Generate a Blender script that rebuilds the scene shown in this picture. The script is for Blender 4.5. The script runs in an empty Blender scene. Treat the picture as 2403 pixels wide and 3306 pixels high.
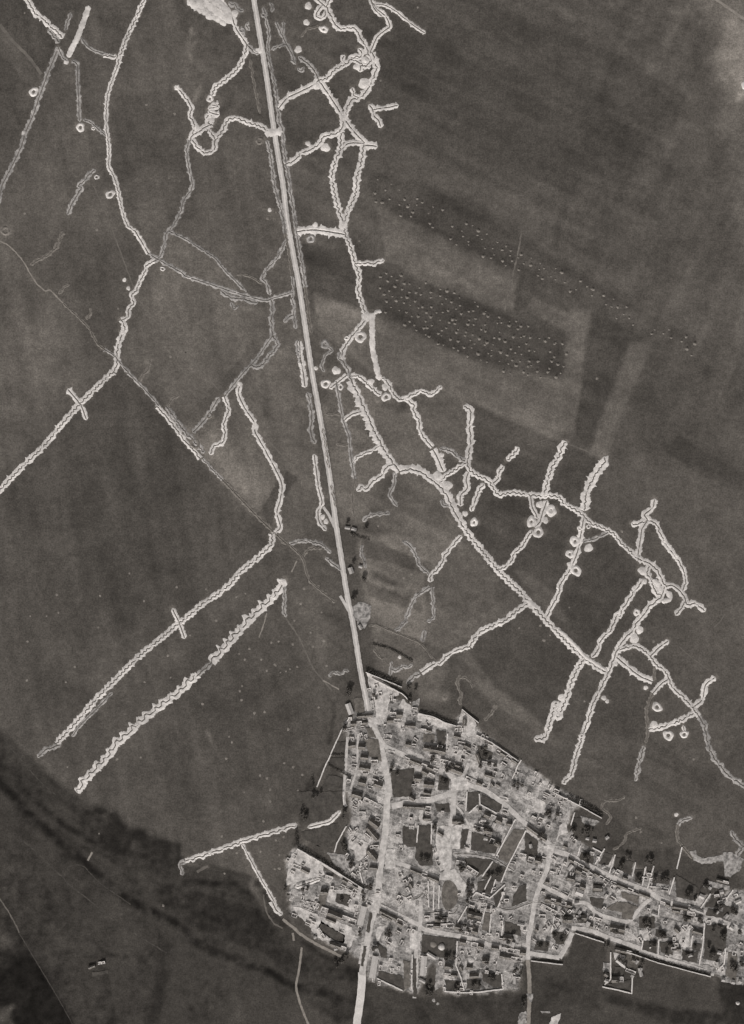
import bpy, bmesh, math, random
import numpy as np
from mathutils import Vector, kdtree

random.seed(7)
RNG = np.random.default_rng(11)
SC = bpy.context.scene
COL = SC.collection

# ------------------------------------------------------------------ camera, sky, sun, exposure
S = 0.4                                   # metres of ground per pixel of the photograph
H = 2400.0
cam_d = bpy.data.cameras.new('camera')
cam_d.sensor_width = 36.0
cam_d.lens = 36.0 * H / (3306 * S)
cam_d.clip_start = 10.0
cam_d.clip_end = 60000.0
cam = bpy.data.objects.new('camera', cam_d)
cam.location = (0, 0, H)
COL.objects.link(cam)
SC.camera = cam

SUN_EL = math.radians(36)
SUN_AZ = (-0.22, -0.975)                  # horizontal direction towards the sun
w = bpy.data.worlds.new('World')
SC.world = w
w.use_nodes = True
nt = w.node_tree
bg = nt.nodes['Background']
sky = nt.nodes.new('ShaderNodeTexSky')
sky.sky_type = 'NISHITA'
sky.sun_disc = False
sky.sun_elevation = SUN_EL
sky.sun_rotation = math.atan2(SUN_AZ[0], SUN_AZ[1])
sky.air_density = 1.0
sky.dust_density = 2.5
bw = nt.nodes.new('ShaderNodeRGBToBW')                # a plate that sees no colour: the sky's light without its blue
grey = nt.nodes.new('ShaderNodeCombineColor')
nt.links.new(sky.outputs[0], bw.inputs[0])
for i_ in range(3):
    nt.links.new(bw.outputs[0], grey.inputs[i_])
nt.links.new(grey.outputs[0], bg.inputs[0])
bg.inputs[1].default_value = 0.145

sun_d = bpy.data.lights.new('sun', 'SUN')
sun_d.energy = 3.3
sun_d.angle = math.radians(0.5)
sun_d.color = (1.0, 0.975, 0.945)
sun = bpy.data.objects.new('sun', sun_d)
sun.rotation_euler = Vector((-SUN_AZ[0] * math.cos(SUN_EL), -SUN_AZ[1] * math.cos(SUN_EL), -math.sin(SUN_EL))).to_track_quat('-Z', 'Y').to_euler()
COL.objects.link(sun)

SC.view_settings.view_transform = 'Standard'
SC.view_settings.look = 'None'
SC.view_settings.exposure = 0.0
SC.view_settings.gamma = 1.0
SC.view_settings.use_curve_mapping = False

# ------------------------------------------------------------------ helpers
CAL = 1.09                                # brightness of a level white sheet in this light


def alb(v):
    """albedo of a surface that photographs as grey level v (0..255) in the open"""
    return min(0.85, ((v / 255.0) ** 2.2) / CAL)


TK = {}
for ci, cx in enumerate((0, 600, 1200, 1800)):
    for ri, cy in enumerate((0, 600, 1200, 1800, 2400, 2706)):
        TK['abcd'[ci] + str(ri + 1)] = (cx, cy, 1649 / (603 if ci == 3 else 600))
for k_, (ox, oy) in dict(P=(900, 2150), Q=(1300, 2150), R=(900, 2550), U=(1300, 2550), V=(1700, 2550), X=(2003, 2550),
                         Y=(900, 2906), Z=(1300, 2906), M=(1700, 2906), N=(2003, 2906), E=(900, 0), F=(550, 0),
                         H=(950, 1000), J=(1600, 1500), K=(2000, 1700)).items():
    TK[k_] = (ox, oy, 1649 / 400)
TK['L'] = (1080, 1650, 3.78)
TK['D'] = (0, 0, 0.6862)                   # survey of the whole sheet


def px2w(x, y):
    return ((x - 1201.5) * S, (1653.0 - y) * S)


def parse(s):
    """'b1 605 0 660 330 b2 850 0' -> world points (survey sheets and their own units)"""
    out, key, num = [], None, []
    for t in s.split():
        if t[0].isalpha():
            key = TK[t]
            num = []
        else:
            num.append(float(t))
            if len(num) == 2:
                out.append(px2w(key[0] + num[0] / key[2], key[1] + num[1] / key[2]))
                num = []
    return out


def tile_len(key, v):
    return v / TK[key][2] * S


def tag(o, label=None, cat=None, group=None, kind=None):
    if label:
        o['label'] = label
    if cat:
        o['category'] = cat
    if group:
        o['group'] = group
    if kind:
        o['kind'] = kind
    return o


def mesh_obj(name, verts, faces, mat, parent=None, smooth=False):
    me = bpy.data.meshes.new(name)
    me.from_pydata(verts, [], faces)
    me.materials.append(mat)
    if smooth:
        me.polygons.foreach_set('use_smooth', [True] * len(me.polygons))
    me.update()
    o = bpy.data.objects.new(name, me)
    COL.objects.link(o)
    if parent is not None:
        o.parent = parent
    return o


def empty(name, x, y, z=0.0, rz=0.0):
    o = bpy.data.objects.new(name, None)
    o.empty_display_size = 1.0
    o.location = (x, y, z)
    o.rotation_euler = (0, 0, rz)
    COL.objects.link(o)
    return o


def copy_tree(src, loc, rz, scale):
    r = src.copy()
    COL.objects.link(r)
    r.location = loc
    r.rotation_euler = (0, 0, rz)
    r.scale = scale
    for ch in src.children:
        c = ch.copy()
        COL.objects.link(c)
        c.parent = r
    return r


def smooth_line(pts, step):
    """Catmull-Rom through the points, resampled at an even step"""
    P = np.array(pts, float)
    if len(P) == 2:
        dense = P[0] + (P[1] - P[0]) * np.linspace(0, 1, 200)[:, None]
    else:
        Q = np.vstack([2 * P[0] - P[1], P, 2 * P[-1] - P[-2]])
        segs = []
        t = np.linspace(0, 1, 24, endpoint=False)[:, None]
        for i in range(1, len(Q) - 2):
            p0, p1, p2, p3 = Q[i - 1], Q[i], Q[i + 1], Q[i + 2]
            m1, m2 = 0.42 * (p2 - p0), 0.42 * (p3 - p1)
            h = (2 * t ** 3 - 3 * t ** 2 + 1) * p1 + (t ** 3 - 2 * t ** 2 + t) * m1 + (-2 * t ** 3 + 3 * t ** 2) * p2 + (t ** 3 - t ** 2) * m2
            segs.append(h)
        segs.append(P[-1:])
        dense = np.vstack(segs)
    d = np.r_[0, np.cumsum(np.hypot(*np.diff(dense, axis=0).T))]
    n = max(3, int(d[-1] / step) + 1)
    s = np.linspace(0, d[-1], n)
    B = np.c_[np.interp(s, d, dense[:, 0]), np.interp(s, d, dense[:, 1])]
    T_ = np.gradient(B, axis=0)
    T_ /= np.maximum(np.hypot(T_[:, 0], T_[:, 1])[:, None], 1e-9)
    N = np.c_[-T_[:, 1], T_[:, 0]]
    return s, B, T_, N


def noise1(s, wl, seed):
    r = np.random.default_rng(seed)
    v = np.zeros_like(s)
    for k in range(5):
        v += np.sin(2 * np.pi * s / (wl * (0.6 + 0.35 * k)) + r.uniform(0, 6.28)) * r.uniform(0.5, 1.0)
    return v / 2.2


def sstep(x):
    x = np.clip(x, 0, 1)
    return x * x * (3 - 2 * x)


# ------------------------------------------------------------------ materials
TINT = (1.10, 0.985, 0.875)
CT = (1.06, 0.99, 0.94)


def nd(nt, kind, **kw):
    n = nt.nodes.new(kind)
    for k, v in kw.items():
        setattr(n, k, v)
    return n


def math_node(nt, op, a, b=None):
    n = nd(nt, 'ShaderNodeMath', operation=op)
    for i, v in enumerate((a, b)):
        if v is None:
            continue
        if isinstance(v, (int, float)):
            n.inputs[i].default_value = v
        else:
            nt.links.new(v, n.inputs[i])
    return n.outputs[0]


def noise_node(nt, vec, scale, detail=3.0, rough=0.55):
    n = nd(nt, 'ShaderNodeTexNoise')
    n.inputs['Scale'].default_value = scale
    n.inputs['Detail'].default_value = detail
    n.inputs['Roughness'].default_value = rough
    nt.links.new(vec, n.inputs['Vector'])
    return n.outputs['Fac']


def tint_out(nt, val, bsdf, tint=TINT):
    c = nd(nt, 'ShaderNodeCombineColor')
    for i in range(3):
        nt.links.new(math_node(nt, 'MULTIPLY', val, tint[i]), c.inputs[i])
    nt.links.new(c.outputs[0], bsdf.inputs['Base Color'])


def surface(name, v, v2=None, scale=0.25, amt=0.5, grain=0.9, gamt=0.25, rough=0.95, tint=TINT, bump=0.0, stretch=0.0):
    """weathered grey surface: patches between v and v2, fine grain"""
    m = bpy.data.materials.new(name)
    m.use_nodes = True
    t = m.node_tree
    b = t.nodes['Principled BSDF']
    b.inputs['Roughness'].default_value = rough
    b.inputs['Specular IOR Level'].default_value = 0.12
    geo = nd(t, 'ShaderNodeNewGeometry')
    pos = geo.outputs['Position']
    a, a2 = alb(v), alb(v if v2 is None else v2)
    n1 = noise_node(t, pos, scale, 4.0, 0.6)
    n2 = noise_node(t, pos, grain, 2.0, 0.6)
    mr = nd(t, 'ShaderNodeMapRange')
    mr.inputs['From Min'].default_value = 0.5 - 0.22 / max(amt, 0.05) * 0.5
    mr.inputs['From Max'].default_value = 0.5 + 0.22 / max(amt, 0.05) * 0.5
    mr.inputs['To Min'].default_value = a
    mr.inputs['To Max'].default_value = a2
    t.links.new(n1, mr.inputs['Value'])
    g = math_node(t, 'ADD', math_node(t, 'MULTIPLY', math_node(t, 'SUBTRACT', n2, 0.5), gamt * 2.4), 1.0)
    if stretch:                                        # whole stretches older and greyer than others
        n3 = noise_node(t, pos, 0.022, 2.0, 0.5)
        m3 = nd(t, 'ShaderNodeMapRange')
        m3.inputs['From Min'].default_value = 0.36
        m3.inputs['From Max'].default_value = 0.56
        m3.inputs['To Min'].default_value = 1.0 - stretch
        m3.inputs['To Max'].default_value = 1.0
        t.links.new(n3, m3.inputs['Value'])
        g = math_node(t, 'MULTIPLY', g, m3.outputs[0])
    tint_out(t, math_node(t, 'MULTIPLY', mr.outputs[0], g), b, tint)
    if bump:
        bp = nd(t, 'ShaderNodeBump')
        bp.inputs['Strength'].default_value = bump
        bp.inputs['Distance'].default_value = 0.3
        t.links.new(n2, bp.inputs['Height'])
        t.links.new(bp.outputs[0], b.inputs['Normal'])
    return m


MAT = dict(
    chalk=surface('fresh_chalk', 212, 176, 0.12, 0.6, 0.5, 0.22, bump=0.15, tint=CT, stretch=0.2),
    chalk2=surface('weathered_chalk', 176, 112, 0.16, 0.55, 0.6, 0.28, bump=0.15, tint=CT, stretch=0.28),
    chalk3=surface('grassed_spoil', 122, 90, 0.25, 0.5, 0.7, 0.3, bump=0.15),
    floor=surface('shaded_trench_floor', 90, 104, 0.5, 0.5, 1.2, 0.3),  # shade of the sunk channels and pits put into the floor colour
    road=surface('road_metal', 184, 152, 0.07, 0.6, 0.5, 0.22, tint=CT),
    roadcrown=surface('worn_road_crown', 202, 178, 0.06, 0.6, 0.5, 0.18, tint=CT),
    street=surface('village_street', 192, 152, 0.12, 0.6, 0.45, 0.24, tint=CT),
    path=surface('trodden_path', 138, 110, 0.12, 0.5, 0.5, 0.24),
    faint=surface('faint_track', 106, 84, 0.12, 0.5, 0.5, 0.22),
    dim=surface('dim_track', 76, 56, 0.14, 0.8, 0.5, 0.35),
    yard=surface('pale_yard', 198, 140, 0.14, 0.75, 0.45, 0.3, tint=CT),
    yard2=surface('trodden_yard', 160, 96, 0.2, 0.8, 0.5, 0.35, tint=CT),
    garden=surface('garden_grass', 80, 62, 0.14, 0.7, 0.55, 0.4),
    garden2=surface('kitchen_garden', 108, 80, 0.16, 0.7, 0.55, 0.4),
    slate=surface('slate_roof', 112, 82, 0.25, 0.6, 1.4, 0.25, rough=0.8),
    tile=surface('clay_tile_roof', 108, 82, 0.25, 0.6, 1.4, 0.28),
    paleroof=surface('pale_roof', 160, 128, 0.25, 0.6, 1.2, 0.22, tint=CT),
    brightroof=surface('bright_roof', 176, 160, 0.2, 0.5, 1.0, 0.14, tint=CT),
    wall=surface('limewashed_wall', 150, 120, 0.3, 0.5, 1.0, 0.2),
    gwall=surface('chalkstone_wall', 212, 172, 0.3, 0.6, 0.8, 0.25, tint=CT),
    rubble=surface('rubble', 172, 104, 0.5, 0.9, 1.0, 0.4, tint=CT),
    brick=surface('chimney_brick', 90, 74, 0.8, 0.5, 1.5, 0.2),
    leaf=surface('leaf_crown', 106, 74, 0.35, 0.6, 1.3, 0.35),
    hedge=surface('hedge_leaf', 84, 60, 0.4, 0.6, 1.3, 0.35),
    bark=surface('bark', 66, 54, 0.5, 0.5, 1.0, 0.3),
    straw=surface('straw', 122, 100, 0.3, 0.5, 1.2, 0.3),
    hay=surface('bleached_hay', 190, 170, 0.3, 0.5, 1.0, 0.15, tint=CT),
    crater=surface('crater_chalk', 128, 98, 0.2, 0.6, 0.8, 0.3),
)

# ------------------------------------------------------------------ the ground: one sheet, land use as a tone attribute
# (survey outline, grey level of the bare land, softness of its edge in metres, strength)
FIELDS = [
    ('D -40 -40 420 -40 560 560 250 820 -40 1060', 82, 40, 1.0),
    ('D -40 0 110 -40 220 -40 130 130 60 330 -40 470', 72, 25, .8),
    ('D 0 60 110 190 90 210 -40 80', 88, 6, .7),
    ('D 420 -40 560 -40 640 640 500 900 380 620 300 420', 84, 30, .9),
    ('D -40 500 110 640 260 800 200 860 -40 1080', 88, 12, 1.0),
    ('D -40 700 120 720 160 800 -40 1000', 95, 40, .7),
    ('D 270 820 610 1190 560 1260 80 1660 -40 1590 -40 1100', 77, 14, 1.0),
    ('D 300 1060 420 1060 360 1300 200 1340 200 1150', 70, 50, .8),
    ('D 100 1700 540 1340 640 1310 720 1460 760 1600 680 1800 450 1880 330 1860 200 1790', 76, 20, 1.0),
    ('D 640 1200 760 1290 800 1500 740 1540 640 1310', 84, 14, .9),
    # between the hedged track and the road
    ('D 275 800 380 520 520 620 620 700 700 1160 640 1210', 95, 20, 1.0),
    ('D 520 600 660 560 700 900 720 1150 690 1170 640 1000 520 860 590 740', 90, 20, .8),
    ('D 440 900 560 760 590 790 480 930', 82, 6, .8),
    ('D 300 620 540 870 520 890 290 660', 90, 8, .6),
    ('D 470 950 600 1090 560 1130 440 990', 116, 16, .9),
    ('D 580 880 592 880 594 925 580 925', 74, 3, .9),
    ('D 636 1042 662 1058 632 1100 626 1070', 76, 2.5, .9),
    ('D 620 1062 624 1098 596 1170 578 1130', 76, 2.5, .9),
    # right of the road
    ('D 660 540 800 560 860 600 900 640 820 690 690 650 676 620', 70, 3, 1.0),
    ('D 650 330 810 400 800 500 770 540 690 540 650 480', 84, 16, .8),
    ('D 720 -40 1649 -40 1700 900 1450 780 1200 560 860 380 840 200', 78, 30, 1.0),
    ('D 860 60 1250 40 1420 300 1200 420 950 330', 71, 60, .8),
    ('D 1240 560 1480 300 1649 500 1649 760 1560 770 1330 640', 80, 40, .8),
    ('D 830 455 1100 585 1150 600 1140 690 1000 650 860 580', 93, 8, 1.0),
    ('D 815 395 862 378 1000 440 1160 536 1330 640 1560 752 1545 790 1440 740 1290 660 1110 585 950 510 825 448', 72, 9, 1.0),
    ('D 840 590 1000 648 1120 700 1255 738 1255 838 1130 830 1000 780 900 720 850 690', 70, 9, 1.0),
    ('D 1150 560 1340 650 1560 790 1649 860 1649 1050 1500 960 1440 760 1280 700 1140 690', 79, 14, 1.0),
    ('D 1160 540 1172 540 1150 690 1135 690', 72, 4, .8),
    ('D 700 650 860 710 1060 800 1260 850 1270 900 1240 980 1060 900 900 880 760 780 700 720', 96, 12, 1.0),
    ('D 720 800 900 880 1060 900 1040 1000 900 1040 760 880', 100, 30, .9),
    ('D 1262 690 1308 690 1290 860 1272 960 1228 960 1248 840', 95, 12, .9),
    ('D 1312 690 1430 745 1330 1000 1270 980 1290 860', 70, 8, .8),
    ('D 1395 760 1452 745 1340 1015 1300 1010', 96, 12, .9),
    ('D 1452 760 1500 960 1460 1000 1350 1020', 78, 14, .8),
    ('D 1500 960 1600 1020 1660 1050 1660 1090 1560 1060 1480 1000', 68, 6, .9),
    ('D 1040 890 1240 980 1225 1090 1080 1080 1040 1000', 75, 10, .9),
    ('D 1250 985 1330 1020 1290 1110 1230 1090', 72, 5, .9),
    ('D 900 1040 1010 1110 1040 1190 960 1260 860 1150', 102, 24, .9),
    ('D 740 850 870 1030 790 1180 740 1150 710 900', 98, 14, .9),
    ('D 790 1180 930 1190 1000 1200 940 1420 830 1400 800 1280', 110, 12, .95),
    ('D 940 1280 1020 1190 1160 1340 950 1460', 91, 4, .9),
    ('D 830 1400 940 1420 950 1480 1020 1490 1010 1570 830 1490', 96, 8, .9),
    ('D 1000 1120 1210 1100 1290 1140 1230 1340 1110 1260', 74, 6, .9),
    ('D 1140 1262 1160 1262 1310 1370 1260 1390 1180 1320', 92, 7, .8),
    ('D 1240 1340 1330 1170 1440 1280 1300 1440', 72, 8, .9),
    ('D 1170 1350 1290 1460 1230 1640 1000 1440', 76, 5, 1.0),
    ('D 1010 1440 1034 1440 1100 1520 1260 1650 1240 1660 1090 1560', 94, 5, .9),
    ('D 1000 1470 1090 1560 1040 1600 960 1560', 76, 8, .9),
    ('D 1220 1640 1380 1400 1649 1560 1649 1940 1500 1880 1350 1800', 80, 24, .9),
    ('D 1330 1440 1440 1500 1400 1640 1280 1640', 74, 20, .7),
    ('D 1440 1420 1649 1380 1649 1640 1500 1600', 86, 30, .7),
    ('D 1340 1060 1660 1060 1660 1500 1560 1420 1440 1280 1330 1160', 84, 30, .7),
    # parcels and balks, upper right and along the road
    ('D 860 380 1000 440 1170 535 1240 470 1060 360 900 300', 82, 4, .6),
    ('D 1180 540 1330 630 1400 540 1250 440', 84, 4, .6),
    ('D 1400 -40 1420 -40 1230 560 1215 555', 71, 5, .7),
    ('D 1500 -40 1640 620 1610 640 1470 100', 85, 12, .5),
    ('D 1560 480 1600 500 1470 770 1440 750', 86, 6, .6),
    ('D 1160 690 1260 735 1272 700 1180 660', 96, 4, .7),
    ('D 1100 850 1230 870 1215 960 1120 930', 92, 12, .7),
    ('D 700 660 860 715 850 740 700 690', 110, 4, .7),
    ('D 720 760 830 800 1000 880 980 900 800 830', 92, 4, .6),
    ('D 730 900 860 960 850 975 730 925', 84, 3, .7),
    ('D 790 1080 960 1150 950 1170 790 1110', 99, 5, .6),
    ('D 800 1190 960 1250 955 1275 800 1230', 80, 3, .7),
    ('D 810 1290 940 1340 935 1360 815 1320', 80, 3, .6),
    ('D 830 1360 940 1395 940 1410 830 1385', 96, 3, .6),
    ('D 560 820 640 760 650 900 600 960', 98, 6, .6),
    ('D 420 700 520 780 480 840 380 740', 90, 6, .6),
    ('D 120 300 300 420 270 520 90 420', 86, 18, .6),
    ('D 430 320 600 380 620 520 450 480', 87, 16, .6),
    ('D 430 60 560 40 570 200 460 260', 80, 16, .6),
    ('D 60 1180 300 1100 330 1160 90 1260', 82, 20, .6),
    ('D 240 1360 420 1200 450 1230 280 1400', 72, 14, .6),
    ('D 330 1640 640 1420 680 1470 380 1720', 72, 14, .6),
    ('D 1040 900 1225 985 1200 1000 1040 925', 84, 4, .6),
    ('D 1350 1110 1500 1180 1640 1330 1600 1350 1400 1200', 78, 8, .6),
    ('D 1240 1480 1400 1420 1420 1440 1260 1510', 86, 5, .6),
    ('D 1330 1660 1560 1790 1550 1810 1320 1690', 71, 5, .6),
    ('D 1380 1600 1649 1760 1649 1780 1370 1620', 73, 4, .6),
    # corner with scrub and a bright patch
    ('D 1560 -40 1700 -40 1700 620 1640 560 1600 260 1588 120', 108, 30, .8),
    ('D 1618 40 1700 60 1700 230 1640 200 1590 130', 130, 22, .9),
    ('D 1600 620 1700 600 1700 800 1620 740', 92, 26, .6),
    # meadows below
    ('D -40 1570 160 1760 330 1870 520 1960 630 2040 720 2110 810 2150 830 2300 -40 2300', 62, 12, 1.0),
    ('D -40 1590 40 1660 200 1800 330 1880 560 1940 540 1990 390 1960 230 1900 60 1740 -40 1660', 58, 7, .9),
    ('D -20 1660 150 1850 330 1960 470 2030 540 2080 620 2120 600 2150 420 2060 220 1960 60 1830 -40 1730', 60, 6, .8),
    ('D 120 1760 240 1820 400 1870 400 1920 280 1900 170 1830', 50, 8, .9),
    ('D 340 1950 560 2010 610 2060 580 2110 440 2060 350 2000', 50, 8, .9),
    ('D -40 1830 60 1900 180 2080 330 2300 -40 2300', 58, 10, .9),
    ('D -40 1990 30 2050 160 2260 180 2300 -40 2300', 36, 6, 1.0),
    ('D -40 2010 40 2040 60 2110 -40 2140', 62, 20, .7),
    ('D -40 2240 20 2230 40 2300 -40 2300', 72, 10, .8),
    ('D 200 2000 330 2060 380 2080 350 2300 230 2300 160 2120', 62, 12, .6),
    ('D 355 2060 378 2090 350 2300 330 2300', 52, 5, .8),
    ('D 380 2090 560 2120 760 2160 800 2220 800 2300 370 2300', 65, 16, .9),
    ('D 560 2090 800 2150 790 2180 640 2160', 52, 10, .8),
    ('D 690 2230 800 2200 790 2260 740 2260', 52, 12, .7),
    ('D 810 2170 930 2210 1150 2200 1290 2120 1660 2200 1660 2300 800 2300', 63, 8, 1.0),
    ('D 1160 2120 1255 2120 1275 2065 1340 2080 1345 2190 1420 2200 1430 2110 1560 2150 1660 2260 1660 2300 1160 2300', 66, 5, 1.0),
    ('D 1350 2195 1480 2235 1660 2250 1660 2290 1500 2270 1340 2220', 51, 10, .8),
    ('D 1200 2170 1330 2180 1320 2230 1210 2220', 58, 14, .7),
    ('D 1000 2190 1150 2200 1150 2250 1000 2230', 56, 14, .7),
    ('D 1585 2140 1660 2180 1660 2300 1600 2240', 50, 10, .9),
    ('D 1240 1830 1290 1780 1350 1806 1420 1860 1500 1890 1505 1960 1400 1910 1290 1868', 68, 6, .9),
    ('D 1490 1890 1505 1960 1640 2010 1660 1950 1560 1900', 66, 8, .8),
]
VILLAGE = 'D 830 1495 900 1560 1000 1606 1030 1580 1062 1615 1155 1690 1300 1782 1270 1800 1250 1836 1300 1872 1400 1915 1500 1955 1510 1985 1560 1985 1660 1966 1660 2182 1600 2168 1420 2107 1275 2062 1255 2118 1160 2128 1150 2195 985 2203 960 2130 922 2206 815 2170 803 2126 700 2076 640 2026 636 1900 662 1872 750 1950 778 1800 757 1720 772 1640 757 1602 800 1570'


def poly_mask(P, X, Y, soft):
    """1 inside the outline, fading over 'soft' metres at its edge"""
    P = np.array(P)
    m = np.zeros(X.shape)
    lo, hi = P.min(0) - soft, P.max(0) + soft
    sel = (X >= lo[0]) & (X <= hi[0]) & (Y >= lo[1]) & (Y <= hi[1])
    x, y = X[sel], Y[sel]
    if x.size == 0:
        return m
    ins = np.zeros(x.shape, bool)
    d2 = np.full(x.shape, 1e12)
    for i in range(len(P)):
        a, b = P[i], P[(i + 1) % len(P)]
        c = ((a[1] > y) != (b[1] > y))
        with np.errstate(divide='ignore', invalid='ignore'):
            xi = (b[0] - a[0]) * (y - a[1]) / (b[1] - a[1] + 1e-12) + a[0]
        ins ^= c & (x < xi)
        e = b - a
        t = np.clip(((x - a[0]) * e[0] + (y - a[1]) * e[1]) / (e @ e + 1e-9), 0, 1)
        d2 = np.minimum(d2, (x - a[0] - t * e[0]) ** 2 + (y - a[1] - t * e[1]) ** 2)
    d = np.sqrt(d2) * np.where(ins, 1, -1)
    m[sel] = sstep(0.5 + d / (soft + 1e-6) * 0.5)
    return m


def fbm(X, Y, wl, seed, octs=4):
    """smooth value noise of wavelength wl, about -1..1"""
    r = np.random.default_rng(seed)
    v = np.zeros(X.shape)
    amp = 1.0
    for o in range(octs):
        n = 64
        th = r.uniform(0, 6.28)
        X, Y = X * math.cos(th) - Y * math.sin(th), X * math.sin(th) + Y * math.cos(th)
        g = r.uniform(-1, 1, (n, n))
        u, q = (X / wl + 1000.3 * (o + 1)) % n, (Y / wl + 777.7 * (o + 1)) % n
        i, j = np.floor(u).astype(int), np.floor(q).astype(int)
        fu, fv = sstep(u - i), sstep(q - j)
        i, j = i % n, j % n
        i2, j2 = (i + 1) % n, (j + 1) % n
        v += amp * ((g[i, j] * (1 - fu) + g[i2, j] * fu) * (1 - fv) + (g[i, j2] * (1 - fu) + g[i2, j2] * fu) * fv)
        amp *= 0.55
        wl *= 0.5
    return v / 1.5


def build_ground(extra):
    hx, hy = 1202 * S + 16, 1653 * S + 16
    cell = 2.0
    far = [40, 90, 180, 360, 800, 1800, 4200, 9500, 21000]

    def axis(h):
        mid = np.linspace(-h, h, int(2 * h / cell) + 1)
        o = np.array(far)
        return np.r_[-(h + o[::-1]), mid, h + o]
    xs, ys = axis(hx), axis(hy)
    X, Y = np.meshgrid(xs, ys, indexing='ij')
    wob = 2.2
    Xw = X + wob * fbm(X, Y, 40, 1) + 1.2 * fbm(X, Y, 7, 2, 2)
    Yw = Y + wob * fbm(X, Y, 40, 3) + 1.2 * fbm(X, Y, 7, 4, 2)
    tone = np.full(X.shape, 80.0)
    for s, v, soft, k in FIELDS:
        m = poly_mask(parse(s), Xw, Yw, soft * (.45 if soft <= 14 else .8)) * k
        tone = tone * (1 - m) + v * m
    # furrow-wise streaks of the arable strips, and rough patchiness
    tone *= 1 + 0.08 * fbm(X, Y, 90, 5) + 0.085 * fbm(X, Y, 26, 6) + 0.02 * fbm(X, Y, 12, 7, 1)
    ang = math.radians(-27)
    U_, V_ = X * math.cos(ang) + Y * math.sin(ang), -X * math.sin(ang) + Y * math.cos(ang)
    east = sstep((X + 95 + Y * .16) / 20)                  # the road parts two systems of strips
    tone *= 1 + 0.13 * fbm(U_ / 10, V_, 13, 8, 2) * east * sstep((420 - X + Y * .3) / 300)
    ang = math.radians(66)
    U2, V2 = X * math.cos(ang) + Y * math.sin(ang), -X * math.sin(ang) + Y * math.cos(ang)
    tone *= 1 + 0.10 * fbm(U2 / 9, V2, 14, 18, 2) * east * sstep((X - 200) / 200) * sstep((Y - 60) / 150)
    ang = math.radians(101)
    U3, V3 = X * math.cos(ang) + Y * math.sin(ang), -X * math.sin(ang) + Y * math.cos(ang)
    tone *= 1 + 0.09 * fbm(U3 / 12, V3, 13, 19, 2) * (1 - east)
    # rank growth in the wet meadows
    wet = sstep((66 - tone) / 10)
    tone *= 1 + wet * (0.15 * fbm(X, Y, 16, 20, 3) + 0.2 * fbm(X, Y, 7, 21, 2))
    vil = poly_mask(parse(VILLAGE), X + 4 * fbm(X, Y, 9, 9), Y + 4 * fbm(X, Y, 9, 10), 3.0)
    # village soil: trodden chalk broken by weeds
    patch = sstep(0.5 + 1.3 * fbm(X, Y, 12, 12, 3))
    vt = 111 + 34 * patch + 12 * fbm(X, Y, 4.5, 13, 2)
    tone = tone * (1 - vil) + vt * vil
    Xq, Yq = X + 1.6 * fbm(X, Y, 8, 31, 2), Y + 1.6 * fbm(X, Y, 8, 32, 2)
    brk = np.clip(0.8 + 1.1 * fbm(X, Y, 13, 33, 3), 0.1, 1.1)
    for kind, pts, wd, v, k in extra:                     # chalk trodden out along the works, worn verges
        B = np.array(pts)
        lo, hi = B.min(0) - wd, B.max(0) + wd
        ii = np.where((xs >= lo[0]) & (xs <= hi[0]))[0]
        jj = np.where((ys >= lo[1]) & (ys <= hi[1]))[0]
        if len(ii) == 0 or len(jj) == 0:
            continue
        sl = np.ix_(ii, jj)
        x, y = Xq[sl], Yq[sl]
        d2 = np.full(x.shape, 1e9)
        for i in range(len(B) - 1):
            a, e = B[i], B[i + 1] - B[i]
            t = np.clip(((x - a[0]) * e[0] + (y - a[1]) * e[1]) / (e @ e + 1e-9), 0, 1)
            d2 = np.minimum(d2, (x - a[0] - t * e[0]) ** 2 + (y - a[1] - t * e[1]) ** 2)
        m = k * sstep(1 - np.sqrt(d2) / wd) * (1 - vil[sl])
        if kind == 'm':
            m = m * brk[sl]
        tone[sl] = tone[sl] * (1 - m) + v * m
    A = ((np.clip(tone, 26, 215) / 255.0) ** 2.2) / CAL
    n0, n1 = X.shape
    verts = np.stack([X.ravel(), Y.ravel(), np.zeros(X.size)], 1)
    idx = np.arange(X.size).reshape(n0, n1)
    quads = np.stack([idx[:-1, :-1], idx[1:, :-1], idx[1:, 1:], idx[:-1, 1:]], -1).reshape(-1, 4)
    me = bpy.data.meshes.new('ground')
    me.vertices.add(len(verts))
    me.vertices.foreach_set('co', verts.astype(np.float32).ravel())
    me.loops.add(quads.size)
    me.loops.foreach_set('vertex_index', quads.astype(np.int32).ravel())
    me.polygons.add(len(quads))
    me.polygons.foreach_set('loop_start', np.arange(0, quads.size, 4, dtype=np.int32))
    me.update(calc_edges=True)
    at = me.attributes.new('land_tone', 'FLOAT', 'POINT')
    at.data.foreach_set('value', A.astype(np.float32).ravel())
    at = me.attributes.new('village_soil', 'FLOAT', 'POINT')
    at.data.foreach_set('value', vil.astype(np.float32).ravel())
    m = bpy.data.materials.new('arable_land')
    m.use_nodes = True
    t = m.node_tree
    b = t.nodes['Principled BSDF']
    b.inputs['Roughness'].default_value = 1.0
    b.inputs['Specular IOR Level'].default_value = 0.05
    an = nd(t, 'ShaderNodeAttribute', attribute_name='land_tone')
    geo = nd(t, 'ShaderNodeNewGeometry')
    pos = geo.outputs['Position']
    n1_ = noise_node(t, pos, 0.5, 3.0, 0.7)
    n2_ = noise_node(t, pos, 0.085, 4.0, 0.6)
    g = math_node(t, 'ADD', math_node(t, 'MULTIPLY', math_node(t, 'SUBTRACT', n1_, 0.5), 1.8), 1.0)
    n4_ = noise_node(t, pos, 0.19, 3.0, 0.6)
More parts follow.
